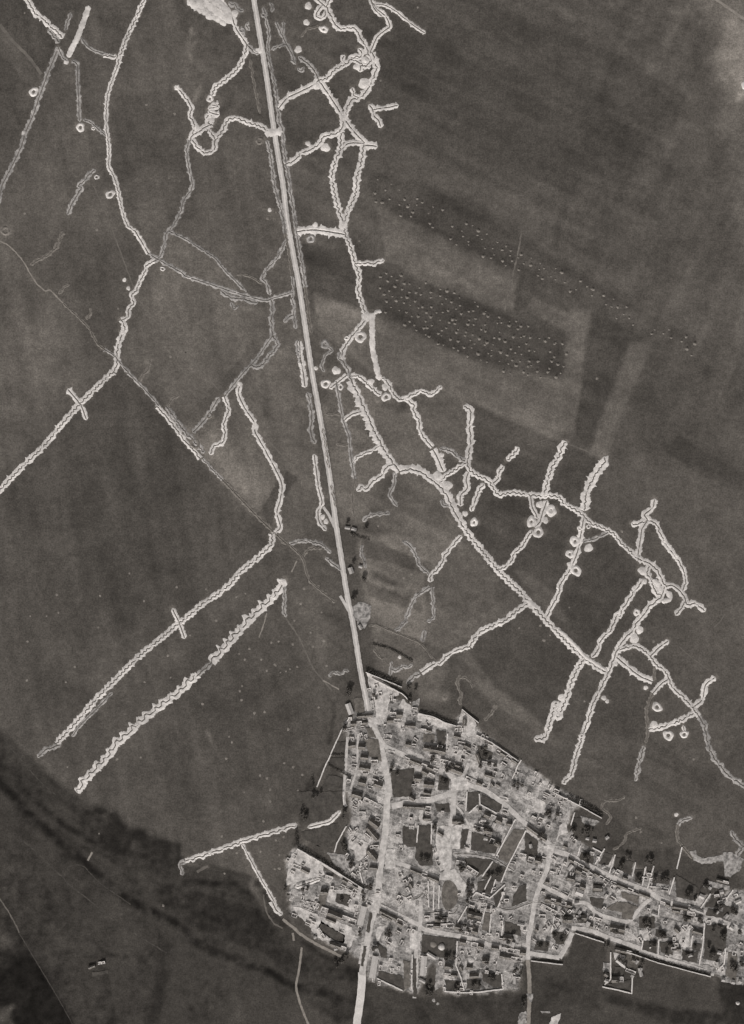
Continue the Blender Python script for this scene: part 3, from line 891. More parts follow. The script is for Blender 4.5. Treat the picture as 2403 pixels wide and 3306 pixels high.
# ------------------------------------------------------------------ survey of the trenches (line, plan, bank width, age, description)
F_, W_, G_ = MAT['chalk'], MAT['chalk2'], MAT['chalk3']
for d in [
    ('a1 220 -40 250 0 310 110 390 170 440 225 520 290 560 340', 'w', 8, F_, 'wavy double-banked trench entering at the upper left corner'),
    ('a1 430 260 480 320 530 380', 'w', 6, W_, 'short broken trench piece under the upper left trench end'),
    ('a1 520 420 480 520 430 640 395 740 350 860 300 1010 235 1160 190 1300 120 1450 20 1649 a2 -20 180', 's', 6, W_, 'long nearly straight trench down the left edge'),
    ('a1 520 420 560 510 610 540', 's', 5, W_, 'short link trench beside the broad white bank, upper left'),
    ('a1 630 110 600 200 580 270', 'w', 5, W_, 'short wavy trench left of the broad white bank'),
    ('a1 640 530 690 580 690 700 700 850 705 1040 712 1080', 's', 5, W_, 'thin straight trench ending in a ring, upper left'),
    ('a1 735 1060 800 1080 880 1150 940 1200', 's', 4, W_, 'thin slanting link trench beside the ring, upper left'),
    ('a1 720 330 760 390 820 440 920 475 1010 500', 's', 4, W_, 'thin curved link trench under the broad white bank'),
    ('a1 920 490 980 500 1040 500', 'z', 6, F_, 'short stubby trench meeting the scalloped trench, upper left'),
    ('a1 1300 -40 1270 20 1200 180 1140 300 1090 430 1050 560 1040 600', 'z', 6, F_, 'scalloped trench coming in at the top, left of the chalk mound', ),
    ('a1 1040 600 1010 680 960 830 945 960 945 1130 960 1230 970 1350 965 1470 1010 1560 1040 1649 a2 1060 90 1090 230 1135 350 1200 400', 'w', 5.4, F_, 'long narrow trench down the upper left field past the white ring'),
    ('a2 1200 400 1250 480 1290 550 1320 600', 's', 6, F_, 'short straight white trench piece above the dotted trench'),
    ('a2 1310 590 1400 650 1600 760 b2 0 800 120 840 330 910 500 965 700 1015 760 1000 860 970 960 940', 's', 5, W_, 'long slanting trench running to the road through the left fields'),
    ('a1 850 1500 790 1550 760 1590 700 1649 a2 720 20 640 160 600 260', 'w', 6, W_, 'lumpy trench under the upper left ring and its broken tail'),
    ('a2 560 400 500 540 430 610 350 650 270 700', 'w', 5, G_, 'faint broken trench reaching the curved track at left'),
    ('a2 620 870 570 900 520 960', 'w', 4, G_, 'tiny forked trench beside the curved track at left'),
    ('a2 810 1080 800 1130 770 1190', 'w', 4, G_, 'tiny hooked trench above the curved track at left'),
    ('a2 1380 660 1310 700 1280 780 1240 850 1210 930 1170 965 1185 1040 1140 1100 1140 1160 1080 1190', 'w', 6, F_, 'dotted string of white trench bays, left of centre'),
    ('a2 1080 1190 1110 1260 1065 1370 1040 1480 1040 1580 a3 1010 0', 'w', 8, F_, 'lumpy white trench just above the trench corner at left'),
    ('a3 1010 0 960 40 720 275 560 455 390 660 190 850 0 1050 -40 1090', 'z', 8, F_, 'straight zigzag trench slanting to the left edge'),
    ('a3 600 150 660 220 720 290', 's', 7, F_, 'upper arm of the cross on the left-edge zigzag trench'),
    ('a3 720 290 750 370 770 430', 's', 6, F_, 'lower arm of the cross on the left-edge zigzag trench'),
    ('b3 480 110 470 200 530 330 610 450 620 540 720 720 850 980 840 1130 810 1250 840 1380 770 1440', 's', 7, F_, 'smooth white trench bending through the pale triangle of fields'),
    ('b3 765 1440 760 1530 640 1649 b4 480 130 400 230 260 340 150 410 0 540 a4 1590 580 1450 700 1230 880 1020 1090 850 1260 680 1460 500 1649', 'z', 8, F_, 'long zigzag trench slanting across the big left field'),
    ('a5 540 10 480 30 400 60 335 125', 'w', 6, W_, 'ragged lower end of the long slanting zigzag trench'),
    ('a4 1530 450 1560 510 1590 570', 's', 6, F_, 'upper arm of the cross on the long zigzag trench'),
    ('a4 1590 575 1620 650 1640 720', 's', 6, F_, 'lower arm of the cross on the long zigzag trench'),
    ('a4 1000 1190 880 1320 720 1480 640 1590', 's', 4, W_, 'thin parallel trench just below the long zigzag trench'),
    ('b4 880 200 800 330 650 470 480 650 350 800 230 930', 'c', 11, F_, 'upper part of the big trench with square traverses', None, -1),
    ('b4 230 930 170 985 110 1040', 'w', 6, W_, 'crumbled grey stretch in the middle of the big traversed trench'),
    ('b4 110 1040 100 1050 0 1140 a4 1560 1220 1400 1340 1250 1460 1100 1600 1040 1649 a5 960 120 840 240 760 330 690 440', 'c', 10, F_, 'lower part of the big trench with square traverses', None, -1),
    ('b4 870 260 880 380 870 450 890 530', 'w', 5, W_, 'short trench dropping from the head of the big traversed trench'),
    ('b4 1270 1060 1310 1020 1390 1030 1410 1000 1450 1010', 'w', 4, W_, 'small squiggly trench left of the road above the village'),
    ('b5 1375 595 1280 690 1200 715 1080 745', 's', 6, F_, 'stepped trench leading into the west side of the village'),
    ('b5 990 715 850 760 700 805 500 865 300 940 120 1000 0 1040 a5 1640 1040', 'k', 6, F_, 'shallow traversed trench west of the village', None, 1),
    ('a5 1640 1040 1600 1080 1625 1170', 'w', 5, W_, 'hooked far end of the trench west of the village'),
    ('b5 500 890 560 1000 640 1150 750 1340 790 1410', 's', 5, F_, 'straight branch trench from the western trench to the village corner'),
    ('b5 770 1400 800 1470 860 1520', 's', 8, F_, 'broad white trench end at the village corner'),
    # top, around the road
    ('F 820 210 880 380 960 500 1020 590', 's', 7, F_, 'straight trench from the chalk mound towards the road'),
    ('F 1020 590 1080 650 1120 690 1180 720', 's', 6, W_, 'short trench fork ending at the road, upper middle'),
    ('F 1020 600 990 740 890 920 720 1070 600 1160 555 1280', 'z', 7, F_, 'zigzag trench from the fork down to the knot of trenches'),
    ('F 780 20 820 60 860 50 900 110 980 150', 'w', 5, W_, 'crumpled trench between chalk mound and road at the top'),
    ('F 950 350 980 420 960 460', 'w', 5, W_, 'tiny looped trench beside the mound trench'),
    ('F 540 1390 600 1400 650 1390', 's', 8, F_, 'topmost short bay in the knot of trenches left of the road'),
    ('F 500 1440 570 1430 640 1410', 's', 8, F_, 'second short bay in the knot of trenches left of the road'),
    ('F 500 1480 580 1510 660 1530', 's', 8, F_, 'third short bay in the knot of trenches left of the road'),
    ('b1 170 1050 230 1020 200 1080 240 1110', 'w', 8, F_, 'lowest bay in the knot of trenches left of the road'),
    ('b1 230 1100 170 1130 110 1170 60 1200 40 1250', 'w', 8, F_, 'thick trench below the knot left of the road'),
    ('b1 200 1150 250 1210 260 1280 240 1340 160 1350 100 1300 60 1240', 'w', 7, F_, 'curled trench loop below the knot left of the road'),
    ('b1 260 1250 330 1150 380 1060 460 1050 560 1090 640 1110 700 1140 740 1165', 'z', 7, F_, 'zigzag trench arching from the loop to the road barrier'),
    ('F 70 1140 150 1230 240 1350 285 1430 265 1540 b1 80 1110 60 1190', 'w', 6, F_, 'wavy trench with a blob at its head, left of the knot'),
    ('b1 30 1240 10 1330 20 1440 40 1540 60 1649 b2 20 80 a2 1640 110 1600 240 1540 350 1480 420 1460 520 1440 590', 'w', 5, W_, 'long dotted trench from the loop down to the dotted junction'),
    ('a2 1500 400 1649 470 b2 90 530 260 640 340 740 460 860 540 940', 's', 4, W_, 'thin slanting trench above the long slanting trench'),
    ('b2 310 930 400 990 500 1000 640 1040', 'w', 6, W_, 'lumpy doubled trench under the slanting trench junction'),
    ('b2 400 1030 430 1090 470 1060', 'w', 4, W_, 'small frayed spur under the slanting trench junction'),
    ('b2 450 790 530 790 620 830 680 870', 's', 3, G_, 'dark thin arc of trench above the slanting trench junction'),
    ('b2 900 470 810 640 720 740 680 820 720 870 750 970', 'w', 5, W_, 'narrow trench leaving the road down to the slanting trench'),
    ('b2 760 1010 770 1100 760 1200 775 1330', 'w', 6, W_, 'lumpy short trench below the slanting trench junction'),
    ('b2 780 1340 815 1410 740 1510 660 1600 580 1590', 'w', 6, W_, 'right side of the narrow loop left of the road'),
    ('b2 765 1340 720 1400 640 1520 520 1649 b3 430 110 350 210', 's', 5, W_, 'left side of the narrow loop running on as a straight trench'),
    ('b3 295 225 240 320 190 400 110 490 60 540', 's', 6, W_, 'straight trench piece below the narrow loop'),
    ('b3 345 220 380 340 340 460 350 560 320 630 250 660 220 740', 'w', 6, F_, 'crooked trench joining the narrow loop to the hedged track'),
    ('b1 720 1240 750 1360 770 1500 790 1649 b2 830 150 860 270 885 420', 'w', 5, W_, 'roadside trench on the left verge, upper stretch'),
    ('b2 940 1000 960 1060 960 1160 980 1270', 'w', 5, W_, 'roadside trench on the left verge, short middle stretch'),
    ('b2 870 1210 920 1160 960 1140', 's', 6, W_, 'short white spur meeting the left roadside trench'),
    ('b2 1010 1380 1020 1520 1040 1630 b3 1050 60 1062 140', 's', 8, F_, 'broad white roadside trench on the left verge'),
    ('b3 1080 180 1095 240 1120 400 1110 530 1150 640', 'w', 6, W_, 'roadside trench on the left verge below the broad piece'),
    ('b3 1140 730 1160 880 1180 1030 1210 1160 1175 1240 1190 1340 1250 1410', 's', 6, F_, 'roadside trench curling round the mounds by the slip road'),
    ('b1 690 60 720 200 740 310 730 430 750 560 780 700 800 800', 'w', 4, W_, 'thin roadside trench on the right verge at the top'),
    ('b1 745 20 770 60 765 110', 'w', 4, W_, 'tiny looped trench on the right verge at the top'),
    ('b1 800 790 820 960 830 1080 860 1150 870 1300 890 1450 920 1600 b2 930 60', 'w', 5, W_, 'roadside trench on the right verge past the barrier'),
    ('b2 930 60 960 230 980 380 1010 560 1040 740 1060 900', 'w', 5, W_, 'roadside trench on the right verge beside the dark field'),
    ('b2 1060 900 1080 1040 1100 1200 1120 1310', 'w', 4, G_, 'fading end of the right roadside trench'),
    ('b1 825 960 900 870 1000 820 1120 760 1180 710', 's', 9, F_, 'thick curved trench from the road up to the starfish junction'),
    ('b1 1180 710 1260 690 1320 620 1430 560 1480 510 1560 500', 'z', 8, F_, 'zigzag trench from the starfish junction to the tangled redoubt'),
    ('b1 800 190 860 320 900 400 950 490 960 540', 's', 5, W_, 'thin straight trench above the starfish junction'),
    ('b1 870 190 860 320', 's', 4, W_, 'small left prong of the thin forked trench'),
    ('b1 760 440 820 410 890 390', 'w', 4, W_, 'short trench from the road to the thin forked trench'),
    ('b1 940 530 980 570', 'w', 5, W_, 'tiny bent trench beside the thin forked trench'),
    ('b1 990 600 1030 630 1050 590', 'w', 4, W_, 'tiny hooked trench above the starfish junction'),
    ('b1 1000 500 1080 560 1130 610 1180 700', 'w', 6, W_, 'trench dropping into the starfish junction from above'),
    ('b1 1020 330 1080 260 1190 230', 's', 3, G_, 'hairline trench linking the round heaps at the top'),
    ('b1 1180 710 1230 780 1330 930 1400 1040 1480 1150 1590 1270', 's', 9, F_, 'straight white trench slanting down from the starfish junction'),
    ('E 480 -40 560 30 640 100 690 200 760 330 830 380 940 370 1020 380 1080 480 1130 570 1180 640 1190 720', 'w', 8, F_, 'wavy thick trench along the top into the tangled redoubt'),
    ('E 700 -40 660 40 630 90', 'w', 7, F_, 'short trench joining the top redoubt from the upper edge'),
    ('E 590 60 530 130 500 210 560 240 620 200 620 130', 's', 7, F_, 'closed ring of trench in the redoubt at the top'),
    ('E 1230 -40 1240 30 1280 120 1380 220', 's', 6, F_, 'first of the fan of trenches at the top, right of the redoubt'),
    ('E 1250 30 1310 120 1420 210 1480 340 1420 400 1320 480 1270 580 1220 690', 's', 6, F_, 'second of the fan of trenches at the top, curving down'),
    ('E 1270 50 1420 70 1550 140 1649 220 c1 280 150 380 230 480 295', 's', 5, F_, 'third of the fan of trenches at the top, reaching out alone'),
    ('E 1200 720 1230 800 1180 860 1100 880 1080 960', 'w', 8, F_, 'inner curl of the tangled redoubt'),
    ('E 1250 700 1290 830 1300 930 1250 1050 1210 1140 1130 1260 1060 1300 970 1330 920 1420 890 1530 860 1610', 'w', 9, F_, 'thick trench down the right side of the tangled redoubt'),
    ('E 960 790 1060 820 1150 880 1230 890', 'w', 6, F_, 'cross trench inside the tangled redoubt'),
    ('E 1060 640 1110 700 1080 760 980 780', 'w', 7, F_, 'upper left curl of the tangled redoubt'),
    ('E 980 1160 1000 1260 1060 1290', 'w', 6, F_, 'small bump trench on the lower left of the redoubt'),
    ('E 880 730 850 800 900 850', 'w', 6, F_, 'small horn trench on the starfish zigzag'),
    ('E 1200 1390 1250 1450 1270 1540 1330 1600 1365 1700', 's', 8, F_, 'detached hooked trench right of the redoubt'),
    ('E 1260 1455 1400 1435 1600 1400', 's', 7, F_, 'straight arm reaching right from the detached hooked trench'),
    ('b1 1400 1050 1390 1130 1340 1180 1230 1210 1180 1280 1100 1330 1020 1360 970 1420 900 1450 880 1462', 'w', 8, F_, 'lumpy trench from the crossing down to the road'),
    ('b1 1380 1180 1370 1330 1340 1400 1300 1540 1310 1649 b2 1340 140 1370 250 1400 310', 'z', 8, F_, 'left one of two zigzag trenches meeting at the thick junction'),
    ('b1 1390 1320 1450 1270 1580 1270', 's', 7, F_, 'short trench closing the small triangle of trenches'),
    ('b1 1580 1280 1560 1430 1520 1570 b2 1515 0 1500 90 1450 200 1405 320', 'z', 9, F_, 'right one of two zigzag trenches meeting at the thick junction'),
    ('b1 1580 1285 1649 1290 c1 55 1300', 's', 10, F_, 'stubby thick trench end at the small triangle'),
    ('b2 1405 320 1415 420 1470 560 1500 680 1540 800 1530 930 1575 1070 1592 1135', 'z', 7, F_, 'zigzag trench down the edge of the dark field'),
    ('b2 1410 430 1300 410 1150 390 1050 395 985 405', 's', 11, F_, 'thick straight trench reaching from the road to the thick junction'),
    ('b2 1500 690 1649 685 c2 20 695 60 670 115 660', 'w', 6, F_, 'short trench arm beside the dark field'),
    ('b2 1600 1180 1530 1270 1470 1340 1400 1450 1375 1540', 'w', 7, F_, 'lumpy trench running down left from the round heap'),
    # centre
    ('H 620 570 600 640 660 700 720 800 740 880 770 960', 'w', 6, W_, 'tangled trench above the broad spoil trench'),
    ('H 770 940 790 1000 860 1130 930 1300 1010 1470 1060 1600 c3 60 590 130 720 210 830 250 885', 'w', 12, F_, 'very broad spoil-banked trench in the centre', None, -.35),
    ('c3 250 885 340 865 440 890 520 950 600 1010 670 1100 720 1210 810 1370', 'w', 11, F_, 'broad lumpy trench curving right from the spoil trench', None, .2),
    ('c3 810 1370 900 1490 1000 1610 c4 1120 110 1230 220 1330 310 1400 400 1480 480 1600 610 1649 660 d4 110 770 240 885 330 950 430 1010', 'z', 9, F_, 'long straight trench slanting down the right side'),
    ('c3 620 1130 640 1180 690 1190', 'w', 5, W_, 'tiny curl of trench beside the lumpy curving trench'),
    ('H 760 880 850 880 920 930 1000 1010 1080 1080 1160 1140', 'w', 6, F_, 'wavy trench leaving the central tangle to the right'),
    ('H 1160 900 1250 970 1300 1080 1400 1190 1500 1165 c3 350 210 450 170 530 200 625 125', 'w', 6, F_, 'wavy trench ending in a raised arm, right of centre'),
    ('H 470 1050 560 980 700 870', 's', 6, F_, 'short trench linking two rings in the central tangle'),
    ('H 560 950 590 1130 620 1300 650 1450 700 1600 b3 1450 570 1460 700 1480 830 1500 950', 's', 5, W_, 'long thin trench parallel to the road in the centre'),
    ('b3 1500 950 1480 1130 1500 1300', 's', 4, G_, 'fading lower end of the thin trench parallel to the road'),
    ('H 400 430 500 540 420 600 370 730 400 830', 'w', 4, W_, 'thin looped trench beside the road in the centre'),
    ('H 420 1390 520 1385 620 1390', 's', 3, G_, 'short thin trench stub right of the road'),
    ('b3 1330 640 1400 650 1450 640', 's', 3, G_, 'second short thin trench stub right of the road'),
    ('H 665 1470 770 1390 900 1350', 's', 6, F_, 'short trench rung between thin trench and spoil trench'),
    ('b3 1480 820 1510 770 1570 730 1649 700 c3 75 655', 'w', 5, F_, 'second trench rung between thin trench and spoil trench'),
    ('c3 200 815 130 850 90 920 20 965 b3 1600 1040 1560 1020 1520 1060', 'w', 7, F_, 'lumpy short trench left of the lumpy curving trench'),
    ('c3 205 885 200 1000 160 1080 190 1140 230 1200', 's', 5, W_, 'thin trench dropping from the lumpy curving trench'),
    ('c3 165 1250 100 1260 0 1270 b3 1600 1300 1570 1330', 'w', 5, W_, 'thin trench near the small farm'),
    ('c3 300 240 380 300 370 340 420 430 430 520 480 600 540 670', 'w', 7, F_, 'trench descending from the raised arm, right of centre'),
    ('c3 545 690 580 750 640 890', 's', 11, F_, 'short thick trench piece above the lumpy curving trench'),
    ('c3 600 680 700 700 760 750 830 790', 'w', 6, W_, 'lumpy link trench to the crossing of trenches'),
    ('c3 815 300 880 350 870 480 880 600 865 720 850 800', 'w', 9, F_, 'upright trench with a hooked top, right of centre'),
    ('c3 845 805 740 870 650 930 600 990', 'z', 6, F_, 'trench slanting left from the foot of the upright trench'),
    ('c3 850 800 870 870 940 920 1030 960 1080 1030 1130 1090 1250 1070 1380 1090 1500 1100 1600 1100 d3 20 1110 70 1170 180 1230 250 1290', 'z', 7, F_, 'wavy trench running right to the foot of the thick trench'),
    ('d3 250 1290 300 1340 360 1360 440 1400 500 1430 560 1510 640 1580 700 1640 K 180 370 260 430', 'z', 6, F_, 'wavy trench continuing down to the right-hand redoubt'),
    ('K 260 430 380 480 470 540 540 640 580 740 630 790', 'w', 8, F_, 'double trench along the top of the right-hand redoubt'),
    ('c3 860 890 840 960 850 1030 790 1100 790 1195', 's', 8, F_, 'thick bent trench hanging from the wavy trench'),
    ('c3 1000 990 950 1060 910 1170 880 1240', 'w', 7, F_, 'second trench hanging from the wavy trench, ending in heaps'),
    ('c3 1080 985 1120 950 1140 870 1180 840', 'w', 7, F_, 'lower part of the dotted trench pointing up right'),
    ('c3 1200 790 1250 740 1310 670', 'z', 7, F_, 'detached upper part of the dotted trench pointing up right'),
    ('d3 80 615 40 660 30 710 0 770 c3 1600 850 1560 980 1530 1090', 'z', 9, F_, 'upright zigzag trench with a hooked head, right side'),
    ('d3 410 750 420 790 340 900 260 1060 240 1230', 'w', 13, F_, 'thick white trench pointing up right, right side'),
    ('J 470 420 490 560 540 660 560 720', 's', 6, F_, 'narrow trench beside the cluster of white mounds'),
    ('J 690 470 640 600 590 760 520 830', 's', 7, F_, 'trench threading the cluster of white mounds'),
    ('J 500 870 430 960 360 1080 250 1180 210 1290 90 1380 20 1390', 'w', 6, F_, 'trench from the white mounds down to the long straight trench'),
    ('J 1180 690 1150 850 1130 970 1100 1130 1050 1270 980 1420', 's', 7, F_, 'trench threading the second cluster of white mounds'),
    ('J 980 1420 880 1560 850 1640 d4 20 275 0 340 c4 1600 430 1550 530', 'w', 7, F_, 'trench from the second mounds down to the long straight trench'),
    ('J 1160 1020 1280 1000 1400 950 1500 900', 's', 5, W_, 'thin link trench right of the second mounds'),
    ('d3 860 1120 840 1200 770 1260 795 1310 750 1380 730 1500 710 1620', 's', 8, F_, 'upright trench with a crooked head near the right edge'),
    ('d3 650 1340 700 1345 790 1312', 'w', 8, F_, 'short side arm of the crooked-headed trench'),
    ('d3 795 1310 870 1340 920 1450 990 1560 1050 1640 K 580 190 680 310 770 430 840 550 880 680 870 790 840 850', 'w', 6, F_, 'long curved trench down the right side to the forked trench'),
    ('K 630 790 700 780 780 830 860 920 885 1000', 's', 7, F_, 'forked trench stem right of the redoubt'),
    ('K 885 1000 910 1040 1000 1020 1080 1070 1145 1130', 'w', 8, F_, 'right prong of the forked trench'),
    ('K 870 1000 820 1090 745 1180', 'w', 6, F_, 'left prong of the forked trench'),
    ('K 400 520 370 620 430 720 480 860 560 910', 'w', 8, F_, 'inner trench of the right-hand redoubt'),
    ('K 600 800 560 920 480 1000 400 1060 320 1180 230 1280 180 1380 60 1500 d4 520 830', 'w', 8, F_, 'thick trench running down left from the redoubt'),
    ('d4 520 830 470 970 420 1080 360 1200 310 1300 270 1440 220 1570 200 1649 d5 160 120 140 220 110 290 40 355', 'w', 7, F_, 'long trench running down left to the village edge'),
    ('K 320 690 250 800 190 870 120 980 40 1100 0 1200 d4 530 500 470 640 390 720 350 830 300 880', 'w', 7, F_, 'parallel trench from the redoubt to the long straight trench'),
    ('d4 550 810 670 780 740 800 820 870 870 940 950 1000 980 1060', 'w', 7, F_, 'wavy trench in the right fields below the redoubt'),
    ('d4 980 1060 1020 1150 1100 1220 1190 1320 1250 1400', 'w', 7, F_, 'wavy trench down to the star of trenches, right side'),
    ('d4 1250 1400 1300 1490 1330 1640 d5 1380 120 1450 210 1520 290 1660 380', 'w', 7, W_, 'trench curving out to the right edge'),
    ('d4 825 865 900 790 985 730', 's', 7, F_, 'short raised arm in the right fields'),
    ('d4 525 880 620 960 720 1040 840 1095', 's', 9, F_, 'thick straight trench below the redoubt'),
    ('d4 860 960 850 1090', 's', 4, G_, 'faint link trench at the end of the thick straight trench'),
    ('d4 980 1070 910 1120 840 1200', 's', 7, F_, 'short slanting trench in the right fields'),
    ('d4 840 1200 790 1320 790 1440 800 1530 780 1640', 's', 4, G_, 'faint trench dropping beside the white rings'),
    ('d5 765 20 740 110 715 200 690 335', 'z', 6, W_, 'beaded trench piece below the white rings'),
    ('d4 1200 1375 1100 1430 1000 1470 900 1500 800 1515', 'z', 8, F_, 'trench from the star of trenches left to the white rings'),
    ('d4 1110 1480 1125 1545', 's', 4, F_, 'tiny link trench to the small white ring'),
    ('d4 1395 1055 1310 1120 1280 1250 1205 1315', 's', 8, F_, 'bent arm above the star of trenches'),
    ('d4 240 890 190 960 130 1080 90 1210 40 1330 0 1410 c4 1640 1290 1590 1440 1540 1590 1440 1610', 'z', 9, F_, 'trench slanting from the long straight trench to the village edge'),
    ('c4 1385 405 1280 480 1180 560 1040 620 940 680 870 790', 'z', 8, F_, 'crinkled trench branching left off the long straight trench'),
    ('c4 870 790 760 820 660 880 620 930 540 950', 'w', 6, F_, 'narrower middle of the crinkled branch trench'),
    ('c4 540 950 440 1020', 's', 8, F_, 'double-banked trench end near the village top'),
    ('c4 430 1030 370 1060 310 1120', 'w', 6, W_, 'crumbled trench end at the village top'),
    ('c4 280 960 220 1000 180 990', 'w', 5, W_, 'small angular trench above the village'),
    ('c4 180 920 165 1050', 's', 4, W_, 'short upright bar of trench above the village'),
    ('c4 280 960 330 970 370 940', 's', 4, W_, 'small hooked trench above the village'),
    ('c3 800 1450 720 1540 640 1640 c4 640 20 580 110 530 150 520 220', 'w', 6, F_, 'wavy trench from the long straight trench towards the village'),
    ('c4 520 260 470 290 390 350 340 450 290 580 210 650', 'w', 5, W_, 'left leg of the split trench above the village'),
    ('c4 540 260 545 400 550 530 490 570', 'w', 4, W_, 'right leg of the split trench above the village'),
    ('c4 470 640 455 750', 's', 6, W_, 'short pale trench bar under the split trench'),
    ('c3 270 1500 340 1540 400 1640 c4 420 60 510 150', 'w', 5, W_, 'trench slanting down to the split trench'),
    ('c4 790 1030 760 1110 790 1200 785 1310', 'w', 4, G_, 'faint trench beside the pale field balk'),
    ('c4 1110 1300 1070 1370 1000 1450', 'w', 4, G_, 'faint beaded trench at the village wall'),
    ('d5 600 460 540 500 420 510 395 570 470 640 430 720', 's', 3, G_, 'hairline winding trench at the village edge'),
    ('d5 750 740 610 800 590 870 490 940', 's', 3, G_, 'hairline trench in the dark orchard edge'),
    ('d5 1195 655 1100 680 1065 720', 'w', 5, W_, 'tiny white trench hook in the lower right field'),
    ('d5 1065 720 1055 790 1070 860 1100 900', 's', 4, G_, 'faint double trench below the tiny white hook'),
    ('d5 1100 900 1150 960 1200 1020', 's', 4, G_, 'faint trench running into the bare patch, lower right'),
    ('d5 1530 770 1580 850 1649 910', 'w', 6, W_, 'beaded trench entering at the right edge'),
    ('d5 1649 900 1590 980 1540 1120', 'w', 6, W_, 'second beaded trench at the right edge'),
    ('b4 1240 0 1300 50 1380 110', 'w', 5, W_, 'ragged trench left of the road under the hedged track'),
    ('b3 920 1530 1040 1500 1200 1530 1290 1610', 'w', 5, W_, 'ragged double trench left of the road'),
    ('b3 1040 1630 1100 1570 1210 1560', 'w', 4, G_, 'faint lower strand of the ragged double trench'),
    # the sunk track with rough banks
    ('a2 930 1450 1020 1510 1090 1600 1140 1649 a3 1140 10', 's', 4, W_, 'stretch of boundary track passing the trench corner'),
    ('a2 560 1040 700 1165 800 1275 860 1390 930 1450', 's', 3, G_, 'rough-edged upper stretch of the boundary track'),
    ('b2 885 420 920 620 940 780', 'w', 3, G_, 'thin beaded ditch on the left verge beside the road'),
    ('b2 945 800 955 900 950 990', 'w', 3, W_, 'short beaded digging on the left road verge'),
    ('b1 570 520 600 700 640 900 660 1010', 'w', 3, G_, 'thin ditch on the left verge above the barrier'),
    ('b3 1290 1000 1330 1200', 'w', 3, G_, 'thin ditch on the right verge near the slip road'),
    ('b3 1215 500 1250 700 1270 860', 'w', 3, G_, 'thin ditch on the right verge in the centre'),
    ('H 40 400 60 560 90 700', 'w', 6, W_, 'lumpy digging on the left verge by the central tangle'),
    ('a3 1140 10 1290 160 1420 310', 's', 4, W_, 'upper sunk stretch of the slanting boundary track'),
    ('a3 1400 310 1480 400 1560 500 1640 610 b3 60 680 130 770', 'w', 6, F_, 'rough left bank and diggings along the boundary track'),
    ('a3 1480 310 1560 420 1649 540 b3 60 600 170 720', 'w', 6, W_, 'rough right bank and diggings along the boundary track'),
    ('b3 150 770 250 880 330 960', 'w', 4, W_, 'lumpy stretch of the boundary track below the diggings'),
    ('b3 330 960 500 1140 620 1265 760 1400 900 1530', 's', 5, G_, 'straight lower stretch of the boundary track'),
    ('b3 920 1530 1040 1660 b4 1100 200 1250 330 1330 400', 's', 3, G_, 'fading end of the boundary track towards the road'),
    ('a3 1240 80 1270 20 1300 0 a2 1340 1560', 'w', 4, G_, 'small curl of digging above the boundary track'),
    ('a3 1490 310 1530 240 1590 210', 'w', 3, G_, 'small bent digging above the boundary track'),
    ('b1 830 1010 832 1100', 's', 5, W_, 'short verge trench under the thick curved trench'),
    ('a2 1440 590 1410 640 1370 670', 'w', 5, W_, 'short joining trench at the dotted junction'),
    ('b1 560 190 540 230 570 270', 'w', 4, W_, 'tiny crumpled trench beside the road at the top'),
    ('L 340 410 330 520 370 620 385 700', 'w', 4, W_, 'ragged pale digging beside the road above the village'),
    ('L 410 1400 520 1390 720 1470 940 1560 1080 1640 1200 1800', 's', 2, G_, 'thin dark ditch curving above the village'),
    ('c4 20 800 60 870 110 900', 'w', 3, G_, 'hairline digging just above the village roofs'),
    ('c4 760 1080 830 1060 880 1110 900 1160', 'w', 3, G_, 'faint hooked digging beside the pale balk'),
    # inside the village
    ('U 670 850 900 850 1200 905 1400 1020 1500 1085', 's', 5, W_, 'dark trench with pale banks curving through the village gardens'),
    ('Z 310 165 480 152 680 170 740 80', 's', 5, W_, 'dark trench curling under the oval garden'),
    ('U 900 1465 1120 1500 1280 1560 1450 1590 1649 1520 M 160 20 300 70', 's', 4, W_, 'winding dark trench across the middle of the village'),
    ('R 220 1295 360 1250 560 1180', 's', 5, F_, 'dark trench in the pale western yard'),
    ('c5 210 1350 260 1340 380 1380 460 1330', 's', 4, W_, 'dark wavy trench east of the main street'),
    ('R 700 1280 850 1300 940 1295', 's', 3, W_, 'short dark trench in the south-west yards'),
]:
    plan_trench(*d)
build_trenches()

bank('a1 790 50 750 170 690 330 640 430 605 510', 9, 'broad solid white bank in the upper left', seed=3)
bank('H 1060 40 1040 100 1040 300 1045 520 1080 680 1110 830 1140 940', 9, 'long solid white bank right of the central tangle', seed=5)
bank('H 1060 60 1110 20 1165 30', 6, 'small hooked white bank at the head of the long solid bank', seed=6)
bank('b1 700 1180 780 1175 860 1165', 13, 'bright block of spoil barring the main road', h=.5, seed=7)
bank('b1 600 450 640 450 680 460', 9, 'bright spoil where the fork trench meets the road', 'chalk', h=.4, seed=17)
bank('K 450 700 520 780 570 880', 9, 'white bank on the inner side of the right-hand redoubt', seed=8)
bank('K 640 850 680 960 560 1000', 8, 'white hooked bank at the right corner of the redoubt', seed=9)
bank('d4 10 640 60 680 120 740 180 800 240 870 330 930 420 990', 6, 'white bank along the upper side of the long straight trench', seed=10)
bank('c4 1380 380 1430 420 1460 450', 9, 'white thickening at the branch of the long straight trench', seed=12)
bank('d5 1200 1000 1300 1040 1450 1010 1580 1000', 9, 'pale ragged bank in the lower right bare patch', 'chalk2', h=.4, seed=13)

